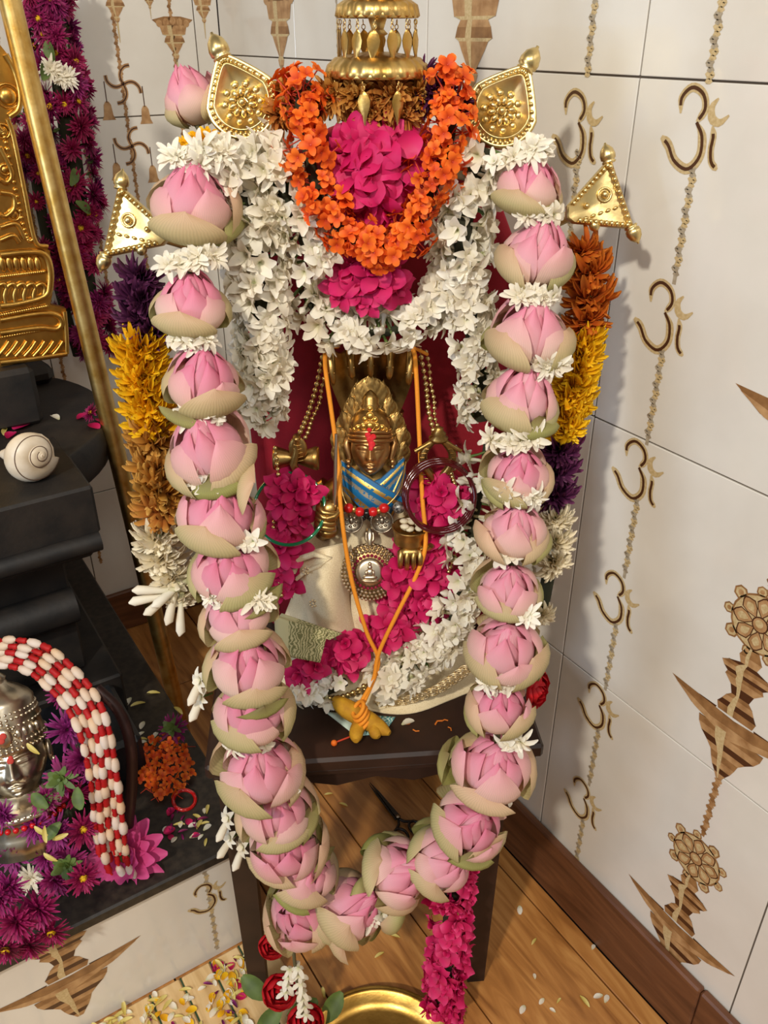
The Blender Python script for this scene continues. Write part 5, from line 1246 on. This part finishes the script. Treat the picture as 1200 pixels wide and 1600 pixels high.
for px, py in ((838, 1466), (912, 1385), (836, 1530), (850, 1560), (870, 1568), (925, 1484), (942, 1555), (812, 1415), (906, 1556), (820, 1571), (945, 1567), (868, 1582)):
    loose(px, py, 0, rs.choice((PETW, PETW, PETY)), 'pale petal fallen on the wood floor right of the stool', 'petals on the wood floor', rs.uniform(0.5, 1.0))
for px, py in ((530, 1255), (625, 1465), (600, 1488), (507, 1560), (520, 1240), (480, 1290)):
    loose(px, py, 0, PETY, 'small petal fallen on the shaded floor under the stool', 'petals under the stool', 0.8)
# ================================================================ left side: black stone pedestal
ped = thing('stone_pedestal', fb(0.0, 1.42, PLZ), 'black stone pedestal with round disc and spout carrying the conch', 'pedestal')
FBN = basis(Vector((0, 0, 0)), D2, D1, UP)
dz = 0.72
# disc
MB().lathe([(0, dz-0.0015), (0.262, dz-0.0015), (0.266, dz-0.005), (0.270, dz-0.03), (0.262, dz-0.07), (0.22, dz-0.10), (0.17, dz-0.13), (0, dz-0.13)], 56).build('disc', M_STONE, ped, T(fb(0.085, 1.495, 0)))
# spout with stepped mouldings
def bx(nm, s0, s1, n0, n1, z0, z1, mat=M_STONE, bev=0.004): return MB().box((s0, n0, z0), (s1, n1, z1), None, bev).build(nm, mat, ped, FBN, False)
bx('spout', -0.10, 0.236, 1.15, 1.36, dz-0.080, dz)
MB().tube([fb(-0.10, 1.152, dz-0.092), fb(0.232, 1.152, dz-0.092)], 0.016, 12).build('moulding', M_STONE, ped)
bx('spout_underside', -0.10, 0.222, 1.165, 1.40, dz-0.125, dz-0.080)
bx('neck', -0.20, 0.19, 1.25, 1.60, 0.33, dz-0.125)
MB().tube([fb(-0.12, 1.235, 0.475), fb(0.19, 1.235, 0.475)], 0.030, 12).build('moulding', M_STONE, ped)
bx('plinth', -0.30, 0.235, 1.20, 1.68, PLZ, 0.33)
bx('raised_rim', -0.15, 0.30, 1.60, 1.66, dz, dz+0.035, M_STONE, 0.012)
sb_ = MB().box((0.06, 1.04, PLZ), (0.215, 1.197, PLZ+0.085), FBN, 0.008).build('stone_block', M_STONE2, None, None, False); tag(sb_, 'low polished black stone block in front of the pedestal', 'stone')
bs_ = MB().box((-0.14, 1.42, dz), (0.235, 1.53, dz+0.10), FBN, 0.008).build('stone_block', M_STONE, None, None, False); tag(bs_, 'rough dark stone block under the gilded panel', 'stone')

# ---- gilded embossed back panel
gp = thing('gilded_panel', fb(0.02, 1.45, dz+0.115), 'gilded embossed panel with scrolls and bead borders at the left edge', 'panel', M=basis(fb(0.0, 1.452, 0), D2, D1, UP))
MG = W[gp.name]
def gl(px, py):
    p_ = MG.inverted() @ atn(px, py, 1.452); return (p_.x, p_.z)
edge = [gl(*q) for q in [(105, 555), (103, 482), (78, 476), (82, 460), (80, 420), (78, 392), (58, 380), (42, 300), (25, 215), (14, 182), (28, 170), (33, 145), (24, 110), (12, 85), (0, 70), (-30, 40)]]
z0 = edge[0][1]
pts = edge + [(0.10-x, z) for x, z in edge[::-1]]
MB().poly(pts, 0.0, 0.014).build('plate', M_GOLDBR, gp, MG, 'auto')
def relief(line, r, mat=M_GOLDBR, nm='rim', n=40):
    MB().tube([(x, -0.002, z) for x, z in [tuple(p_) for p_ in catmull(line, n)]], r, 8).build(nm, mat, gp, MG)
ins = lambda q, d: (gl(*q)[0]-d, gl(*q)[1])
relief([ins(q, 0.004) for q in [(78, 385), (58, 375), (42, 300), (25, 215), (16, 186)]], 0.004)
relief([gl(*q) for q in [(14, 182), (28, 170), (31, 145), (22, 110), (8, 85)]], 0.0045)
m = MB()
for p_ in catmull([ins(q, 0.016) for q in [(70, 372), (58, 368), (42, 300), (25, 215), (16, 196)]], 30): m.sphere((p_[0], -0.002, p_[1]), 0.0036, 8, 5)
m.build('bead_border', M_GOLDBR, gp, MG)
for q, r in (((12, 150), 0.013), ((22, 335), 0.007), ((8, 265), 0.006), ((4, 205), 0.008)):
    m = MB(); c = gl(*q); m.sphere((c[0], 0, c[1]), (r, r*0.6, r), 12, 8); m.tube([(c[0]+r*1.25*math.cos(a), -0.001, c[1]+r*1.25*math.sin(a)) for a in np.linspace(0, 2*PI, 17)[:-1]], 0.002, 6, None, True); m.build('boss', M_GOLDBR, gp, MG)
for line in ([(0, 230), (18, 270), (10, 285), (0, 280)], [(0, 300), (20, 305), (22, 325), (8, 338), (0, 335)], [(0, 355), (25, 350), (38, 372)], [(0, 375), (20, 368), (30, 378)]):
    relief([gl(*q) for q in line], 0.004, M_GOLDBR, 'scroll', 20)
# roll moulding and base
for y0, y1, x1, r in ((400, 420, 70, 0.010),):
    relief([gl(0, 398), gl(40, 394), gl(66, 396), gl(76, 412), gl(78, 440), gl(70, 462), gl(30, 474), gl(0, 478)], 0.006, M_GOLDBR, 'scroll', 40)
for q0, q1, r in (((0, 432), (68, 424), 0.0035), ((0, 492), (72, 478), 0.0035), ((0, 527), (80, 512), 0.003)):
    m = MB(); a, b = gl(*q0), gl(*q1)
    for k in range(22): f = k/21; m.sphere((a[0]+(b[0]-a[0])*f, -0.002, a[1]+(b[1]-a[1])*f), r, 7, 5)
    m.build('bead_border', M_GOLDBR, gp, MG)
for k in range(5):
    x = -6+15*k
    relief([gl(x, 474), gl(x-2, 460), gl(x+3, 447), gl(x+11, 443), gl(x+16, 450), gl(x+14, 462)], 0.0042, M_GOLDBR, 'lotus_lobe', 16)
for k in range(6):
    x = 4+11*k; MB().sphere((0, 0, 0), (0.006, 0.005, 0.013), 9, 6, T(gl(x, 414)[0], -0.001, gl(x, 412)[1])).build('reed', M_GOLDBR, gp, MG)
relief([gl(0, 500), gl(60, 490), gl(88, 492), gl(96, 505), gl(86, 514), gl(60, 512), gl(0, 520)], 0.005, M_GOLDBR, 'scroll', 30)
for k in range(7):
    x = 6+14*k; relief([gl(x-10, 556), gl(x, 545), gl(x+8, 533)], 0.0035, M_GOLDBR, 'leaf_rib', 8)
relief([gl(0, 566), gl(50, 560), gl(104, 552)], 0.005)
relief([gl(104, 552), gl(103, 520), gl(100, 486)], 0.004)

# ---- long brass rod leaning against the back wall
rb0 = atz(292, 1172, 0.0); rb1 = atn(8, -30, 1.42)
rd = thing('brass_rod', rb0, 'long slanting brass rod standing beside the black stone pedestal', 'rod')
MB().tube([rb0, rb0.lerp(rb1, 0.5), rb1], 0.0155, 18).build('shaft', M_BRASS, rd)
MB().lathe([(0, 0), (0.021, 0), (0.022, 0.008), (0.018, 0.014), (0.0166, 0.02)], 18, orient(rb0, rb1-rb0)).build('ferrule', M_BRASS, rd)

# ---- maroon flower garland hanging on the back wall
mg = thing('aster_garland', fb(0.42, 1.69, 0.70), 'long maroon aster garland hanging on the back wall behind the brass rod', 'garland')
def wp(l): return [atn(x, y, n) for x, y, n in l]
gpath = wp([(60, -40, 1.70), (75, 20, 1.70), (90, 90, 1.70), (102, 160, 1.70), (112, 240, 1.70), (122, 320, 1.70), (130, 400, 1.70), (140, 480, 1.70), (150, 545, 1.70)])
gpath = [Vector(p_) for p_ in catmull(gpath, 50)]
GV = (D1*-1+UP*0.3)
strand(mg, gpath, ASTER[2:]+ASTER[2:]+[ASTER[1]], 100, lambda t: 0.036, (0.85, 1.2), name='aster', view=GV, core=0.018)
gp2 = [Vector(p_) for p_ in catmull(wp([(45, 170, 1.72), (60, 300, 1.72), (80, 400, 1.72), (98, 470, 1.72), (122, 555, 1.72)]), 30)]
strand(mg, gp2, ASTER[1:], 34, 0.02, (0.7, 1.0), name='aster', view=GV, core=0.010)
for px, py in ((78, 108), (92, 118), (104, 122)): inst('white_flower', ASTW, mg, orient(atn(px, py, 1.645), GV, px, 1.0))
for px, py in ((85, 98), (110, 290), (118, 315), (108, 345), (70, 95)): inst('leaf', leaf, mg, orient(atn(px, py, 1.65), GV+D2*rs.uniform(-1, 1), rs.random()*6, 0.7))

# ---- conch shell
cc = atz(48, 748, dz); cs = 0.050
co = thing('conch_shell', cc, 'white conch shell with brown spiral lines on the stone spout', 'shell')
m = MB(); turns, nt_, nr = 4.2, 150, 20; P = np.zeros((nt_, nr, 3))
for i in range(nt_):
    t = i/(nt_-1); a = t*turns*2*PI; k = math.exp(-1.05*t*turns*0.72)
    R = cs*0.44*k; zc = -cs*(1-k)*0.95; r = cs*0.60*k
    for j in range(nr):
        b = 2*PI*j/nr
        rr = R+r*math.cos(b); P[i, j] = (rr*math.cos(a), rr*math.sin(a), zc+r*1.05*math.sin(b))
m.grid(P, True)
m.tube([(0.02, 0, 0.0), (0.02, 0.01, cs*0.9), (0.012, 0.012, cs*1.45)], lambda t: cs*(0.62-0.5*t), 14)
M_CONCH = simple('conch', (232, 218, 196), 0.4, var=(214, 194, 164), vs=35)
ax = Vector((0.80, -0.55, 0.12))       # spire towards the viewer
MC = orient(cc+Vector((0, 0, cs*0.90)), -ax, 0.6)
m.build('shell', M_CONCH, co, MC)
m = MB(); line = []
for i in range(120):
    t = i/119*0.62; a = t*turns*2*PI; k = math.exp(-1.05*t*turns*0.72); r = cs*0.60*k; R = cs*0.44*k
    line.append(((R+r*0.80)*math.cos(a), (R+r*0.80)*math.sin(a), -cs*(1-k)*0.95-r*0.64))
m.tube(line, 0.0007, 5); m.build('spiral_line', simple('conch_line', (92, 66, 50), 0.7), co, MC)
for px, py, me, lab in ((47, 661, PETR, 'pink petal on the stone disc behind the conch'), (92, 656, PETW, 'white petal lying on the stone disc'), (12, 685, PETR, 'red petal beside the conch shell'), (121, 655, PETR, 'dark red petal on the stone disc near the rod'), (154, 653, PETR, 'red petal on the stone disc right of the rod'), (10, 670, PETY, 'yellow petal on the stone disc at the left edge'), (138, 663, PETR, 'small red petal on the stone disc front')):
    loose(px, py, dz, me, lab, None, 1.35 if px != 47 else 1.9)
sg = thing('aster', atz(150, 648, dz), 'maroon aster with green leaf lying on the stone disc', 'flower')
inst('petals', ASTER[2], sg, orient(atz(143, 645, dz+0.015), (-0.6, -0.5, 0.5), 0, 0.7)); inst('calyx', CALYX, sg, orient(atz(155, 643, dz+0.012), (0.6, -0.5, 0.6), 0, 1.2))

# ================================================================ silver deity on the platform
sfc = at(20, 1186, 0.87); MS0 = T(sfc) @ RZ(0.42) @ RX(-0.42)
sv = thing('silver_deity', (sfc.x, sfc.y+0.02, PLZ), 'silver deity head with tall ribbed crown on the tiled platform', 'statue')
MB().grid(face_grid(0.046, 0.056, 0.044, 120, 120), True).build('face', M_SILVER, sv, MS0)
cr = MB().lathe([(0.0475, 0.018), (0.051, 0.022), (0.049, 0.028), (0.052, 0.033), (0.049, 0.038), (0.047, 0.050), (0.049, 0.054), (0.046, 0.060), (0.047, 0.066), (0.044, 0.071), (0.045, 0.077), (0.040, 0.084), (0.030, 0.092), (0.016, 0.100), (0.014, 0.104), (0.016, 0.107), (0.010, 0.113), (0.003, 0.124), (0, 0.126)], 60, None, 0.012, 30).build('crown', M_SILVER, sv, MS0 @ SC(1, 1, 1.12))
for z, R, n, r in ((0.026, 0.051, 44, 0.0026), (0.036, 0.0515, 44, 0.0026), (0.058, 0.048, 40, 0.0026), (0.069, 0.0465, 40, 0.0026), (0.076, 0.0455, 40, 0.0022)):
    m = MB()
    for k in range(n): a = 2*PI*k/n; m.sphere((R*math.cos(a), R*math.sin(a), z), r, 7, 5)
    m.build('bead_ring', M_SILVER, cr, MS0)
m = MB(); m.sphere((0, -0.050, 0.047), (0.012, 0.006, 0.015), 14, 9)
for k in range(12): a = 2*PI*k/12; m.sphere((0.015*math.cos(a), -0.048, 0.047+0.018*math.sin(a)), 0.0028, 7, 5)
for s in (-1, 1):
    for k in range(4): m.sphere((s*(0.018+0.008*k), -0.046+0.006*k, 0.046), (0.005, 0.003, 0.008), 8, 5)
m.build('crest', M_SILVER, cr, MS0)
M_DVERM = simple('dry_vermilion', (196, 66, 56), 0.9)
for pts_ in (((0, -0.0565, 0.052, 0.005), (-0.003, -0.0560, 0.046, 0.0045)), ((0.001, -0.0466, 0.013, 0.005), (0.002, -0.0466, 0.017, 0.0035))):
    m = MB()
    for x, y_, z, r in pts_: m.sphere((x, y_, z), (r, 0.0012, r), 9, 6)
    m.build('vermilion_mark', M_DVERM, sv, MS0)
for s in (-1, 1):
    m = MB(); m.sphere((s*0.049, 0, 0.0), (0.005, 0.010, 0.018), 10, 7)
    for k in range(7): m.sphere((s*0.053, -0.010, -0.012-0.004*k), 0.0035, 7, 5)
    m.build('ear', M_SILVER, sv, MS0)
MB().lathe([(0.03, -0.045), (0.034, -0.052), (0.048, -0.056), (0.062, -0.062), (0.066, -0.068), (0.062, -0.072), (0.05, -0.076), (0.052, -0.10), (0.060, -0.125), (0, -0.126)], 60, None, 0.008, 45).build('collar', M_SILVER, sv, MS0)
m = MB()
for k in range(50): a = 2*PI*k/50; m.sphere((0.064*math.cos(a), 0.064*math.sin(a), -0.064), 0.0026, 7, 5)
m.build('bead_ring', M_SILVER, sv, MS0)
m = MB()
for i in range(15):
    z = -0.078; a = -PI/2+(i-7)*0.18
    m.sphere((0.060*math.cos(a), 0.060*math.sin(a), z-0.002*math.cos((i-7)*0.3)), 0.0042, 8, 6)
m.build('red_bead_row', M_REDB, sv, MS0)

# ---- red and white strung garland arched over the silver deity
rw = thing('strung_garland', atz(200, 1330, PLZ), 'red and white bead-like flower strings arched over the silver deity', 'garland')
M_WB = petal('white_bud_skin', [(0.0, (236, 206, 180)), (0.5, (240, 224, 210)), (1.0, (244, 232, 220))], [(0.0, (230, 180, 130)), (0.5, (238, 206, 170)), (1.0, (240, 222, 196))])
M_RB2 = petal('red_bud_skin', [(0.0, (176, 22, 26)), (1.0, (206, 38, 36))])
WBM = MB().lathe([(0.0015, -0.0105), (0.0045, -0.008), (0.0058, -0.001), (0.0052, 0.006), (0.0015, 0.0105)], 9, None, 0.05, 4).mesh('white_bud', M_WB)
RBM = MB().lathe([(0.0030, -0.0065), (0.0042, -0.004), (0.0036, 0.0), (0.0044, 0.004), (0.0030, 0.0065)], 9, None, 0.08, 4).mesh('red_bud', M_RB2)
def cz(px, py, Y): return at(px, py, Y)
ctr = [(-190, 1290, 0.90), (-170, 1190, 0.915), (-130, 1105, 0.925), (-70, 1050, 0.92), (-10, 1022, 0.91), (52, 1030, 0.895), (98, 1064, 0.875), (130, 1102, 0.855), (150, 1150, 0.835), (163, 1220, 0.82), (170, 1285, 0.81), (178, 1345, 0.80)]
for k in range(9):
    o1 = (k-4)/2.6; o2 = (k % 2)*1.6-0.8
    lst = [(x+o1*(9+6*i/11)*(1 if i > 2 else -1)+rs.uniform(-2, 2), y-o1*15*(1-max(0, i-3)/8)+o2*2+(rs.uniform(-5, 5) if i > 8 else 0), Y+o2*0.006+(rs.uniform(-.006, .006) if i > 7 else 0)) for i, (x, y, Y) in enumerate(ctr)]
    if k % 3 == 2: lst = lst + [(lst[-1][0]+12, 1372, 0.79)]
    pth = path3(lst, 200)
    MB().tube(pth[::6], 0.0018, 5).build('thread', M_RB2, rw)
    acc = rs.uniform(0, 0.02); tot = 0; i = 0; nxt = acc; wflag = True
    for i in range(len(pth)-1):
        tot += (pth[i+1]-pth[i]).length
        if tot >= nxt:
            me = WBM if wflag else RBM
            inst(me.name.split('.')[0], me, rw, orient(pth[i], pth[i+1]-pth[i], rs.random()*6, rs.uniform(0.95, 1.15)))
            nxt = tot+0.0165; wflag = not wflag
# dark hoop behind the strings
MB_h = MB().tube(path3([(150, 1075, 0.885), (185, 1110, 0.875), (203, 1160, 0.86), (206, 1220, 0.85), (200, 1290, 0.84)], 24), 0.008, 10).build('dark_hoop', simple('dark_brown_metal', (58, 34, 30), 0.45, 0.3)); tag(MB_h, 'dark brown hoop standing behind the red and white strings', 'hoop')

# ---- aster garland round the silver deity, hanging over the platform edge
ag = thing('aster_garland', atz(60, 1430, PLZ), 'purple and crimson aster garland around the silver deity', 'garland')
AS = [(105, 1140, 0.86, 0, 1.2, (0.3, -.7, .5)), (128, 1185, 0.85, 0, 1.15, (.5, -.7, .3)), (95, 1085, 0.90, 0, 0.9, (.4, -.6, .7)), (150, 1200, 0.845, 1, 1.0, (.6, -.6, .3)), (98, 1215, 0.835, 9, 1.25, (0, -.8, .6)), (118, 1240, 0.83, 2, 1.1, (.3, -.8, -.2)), (55, 1290, 0.80, 0, 1.1, (0, -.8, .5)), (90, 1300, 0.80, 1, 1.1, (.3, -.8, .4)), (130, 1295, 0.805, 2, 1.1, (.5, -.7, .4)), (20, 1335, 0.785, 1, 1.1, (0, -.8, .5)), (48, 1372, 0.775, 8, 1.0, (.3, -.8, .4)), (105, 1350, 0.785, 9, 1.2, (.1, -.8, .5)), (85, 1375, 0.775, 1, 1.1, (0, -.8, .4)), (130, 1370, 0.785, 2, 1.0, (.4, -.8, .2)), (60, 1420, 0.765, 3, 1.2, (.1, -.9, .3)), (25, 1440, 0.755, 3, 1.2, (0, -.9, .3)), (80, 1455, 0.755, 2, 1.0, (.3, -.9, 0)), (45, 1475, 0.75, 3, 1.1, (.1, -.9, -.1)), (10, 1480, 0.745, 2, 1.1, (0, -.9, -.2)), (0, 1400, 0.765, 3, 1.1, (0, -.9, .3)), (15, 1385, 0.77, 0, 1.0, (0, -.9, .3)), (70, 1250, 0.815, 1, 0.9, (.1, -.8, .5)), (5, 1275, 0.795, 0, 0.9, (0, -.8, .5)), (70, 1340, 0.785, 0, 0.9, (0, -.8, .5))]
MB().tube(path3([(100, 1090, 0.93), (125, 1180, 0.875), (110, 1260, 0.845), (70, 1340, 0.81), (30, 1440, 0.785)], 20), 0.012, 7).build('cord', M_DARKCORE, ag)
for px, py, Y, kd, s, ax in AS:
    p_ = at(px, py, Y)
    if D1.dot(p_) > 0.825 and p_.z < PLZ+0.02: p_ = atn(px, py, 0.812)
    if kd == 9:
        inst('aster', ASTER[0], ag, orient(p_, tuple(-c for c in ax), 0, s)); inst('calyx', CALYX, ag, orient(p_+Vector((0, -0.006, 0.003)), ax, 0, s*1.6))
    elif kd == 8: inst('white_flower', ASTW, ag, orient(p_, ax, 0, s))
    else: inst('aster', ASTER[kd], ag, orient(p_, ax, rs.random()*6, s))
for px, py, r in ((60, 1270, 1), (75, 1262, 2.5), (95, 1285, 4), (35, 1350, 0.5), (120, 1230, 5), (70, 1300, 3)): inst('leaf', leaf, ag, orient(at(px, py, 0.80), (0, -0.7, 0.7), r, 0.6))
for px, py in ((75, 1305, ), (70, 1290), (82, 1312), (90, 1345), (12, 1425), (62, 1178), (85, 1440)):
    inst('yellow_petal', PETY, ag, orient(at(px, py, 0.765 if py > 1200 else 0.80), (0, -0.8, 0.6), rs.random()*6, 1.0))

# ---- pink water lily on the platform edge
wl = thing('water_lily', at(215, 1345, 0.83), 'pink water lily lying on the platform edge below the strung garland', 'flower')
lc = at(198, 1335, 0.825); lax = Vector((-0.05, -0.75, 0.55))
for n, L, Wd, e0, e1 in ((14, 0.066, 0.0125, 0.25, 0.0), (12, 0.056, 0.012, 0.6, 0.35), (9, 0.046, 0.011, 0.95, 0.8)):
    me = MB().grid(blade(L, Wd, e0, e1, 5, 8, 0.10, 1.25, base=0.35)).mesh('petal', LILY, True, False)
    for k in range(n): inst('petal', me, wl, orient(lc, lax, 2*PI*(k+rs.uniform(-.15, .15))/n+n, rs.uniform(0.9, 1.08)))
MB().sphere((0, 0, 0.006), (0.011, 0.011, 0.009), 12, 7).build('receptacle', M_GREEN, wl, orient(lc, lax))

CN = {PETW.name: 'white', PETY.name: 'pale yellow', PETR.name: 'pink', PETP.name: 'purple', PETO.name: 'golden yellow'}
# ---- heap of ixora, aster and petals on the platform
hx = thing('ixora_heap', atz(255, 1200, PLZ), 'small heap of orange red ixora florets on the platform beside the stool', 'flowers')
for k in range(46):
    a = k*2.4; q = math.sqrt(k/46); px = 258+44*q*math.cos(a); py = 1195+50*q*math.sin(a)
    inst('ixora_floret', rs.choice(IXO), hx, orient(atz(px, py, PLZ+0.010+0.022*(1-q)), (rs.uniform(-.9, .9), -0.5+rs.uniform(-.6, .6), 0.8), rs.random()*6, rs.uniform(0.8, 1.15)))
m = MB()
for k in range(26): 
    a = rs.uniform(0, 6.3); p_ = atz(235+rs.uniform(-12, 22), 1205+rs.uniform(-35, 40), PLZ+0.008); d = Vector((math.cos(a), math.sin(a), rs.uniform(-.1, .3)))*0.022
    m.tube([p_-d*0.7, p_+Vector((0.002, 0.001, 0.003)), p_+d*0.7], 0.0008, 5)
hs = m.build('stalks', MATS['ixora_tube'], hx)
pa = thing('aster', atz(268, 1150, PLZ), 'purple aster turned over with green calyx above the ixora heap', 'flower')
inst('petals', ASTER[0], pa, orient(atz(270, 1140, PLZ+0.03), (0, 0.7, -0.5), 0, 1.1)); inst('calyx', CALYX, pa, orient(atz(268, 1136, PLZ+0.034), (0, -0.6, 0.8), 0, 1.7))
bangle(atz(288, 1250, PLZ+0.006), 0.017, 0.003, (0.2, -0.2, 1), simple('red_glass', (180, 16, 16), 0.12, coat=1), 'small red ring lying on the platform near the ixora heap')
for px, py, me, lab in ((205, 1090, PETW, 'white petal on the platform beside the stone block'), (227, 1098, PETY, 'yellow and pink petal on the dark platform'), (250, 1083, PETY, 'thin yellow petal near the brass rod foot'), (190, 1115, PETY, 'large tan petal beside the strung garland'), (272, 1105, PETY, 'green yellow petal beside the purple aster')): loose(px, py, PLZ, me, lab, None, 1.2)
for k in range(46):
    me = rs.choice((PETY, PETY, PETW, PETW, PETP, PETR) if k > 10 else (PETY, PETW))
    px, py = (rs.uniform(262, 330), rs.uniform(1268, 1312)) if k > 14 else (rs.uniform(200, 245), rs.uniform(1125, 1165))
    if py < 1385-0.47*(px-230): loose(px, py, PLZ, me, 'small %s petal strewn on the dark platform top' % CN[me.name], '%s petals on the platform' % CN[me.name], rs.uniform(0.6, 1.0))

# ---- bamboo mat with petals on the floor before the platform
bm_ = thing('bamboo_mat', fb(0.08, 0.64, 0), 'pale bamboo mat on the floor in front of the tiled platform', 'mat', M=basis(Vector((0, 0, 0)), D2, D1, UP))
Bs = MB().box((-0.0235, 0, 0.0), (0.0235, 0.40, 0.007), None, 0.0025).mesh('slat', M_BAMBOO, False)
for k in range(12): inst('slat', Bs, bm_, FBN @ T(-0.26+0.0495*k, 0.438, 0.001))
SG = MB().box((-0.0011, 0, 0), (0.0011, 0.40, 0.005)).mesh('green_strip', simple('green_cord', (44, 72, 44), 0.7), False)
for k in range(11): inst('green_strip', SG, bm_, FBN @ T(-0.26+0.0495*(k+0.5), 0.438, 0.0015))
for k in range(120):
    for _ in range(30):
        px, py = rs.uniform(90, 388), rs.uniform(1475, 1610)
        if py > 1662-0.47*px+10 and rs.random() < 0.35+0.65*(px > 330 or px < 260): break
    me = rs.choice((PETY, PETY, PETY, PETW, PETW, PETO, PETP) + ((PETR, PETO) if px > 330 else ()))
    loose(px, py, 0.0095, me, '%s petal strewn over the bamboo mat' % CN[me.name], '%s petals on the bamboo mat' % CN[me.name], rs.uniform(0.6, 1.05))
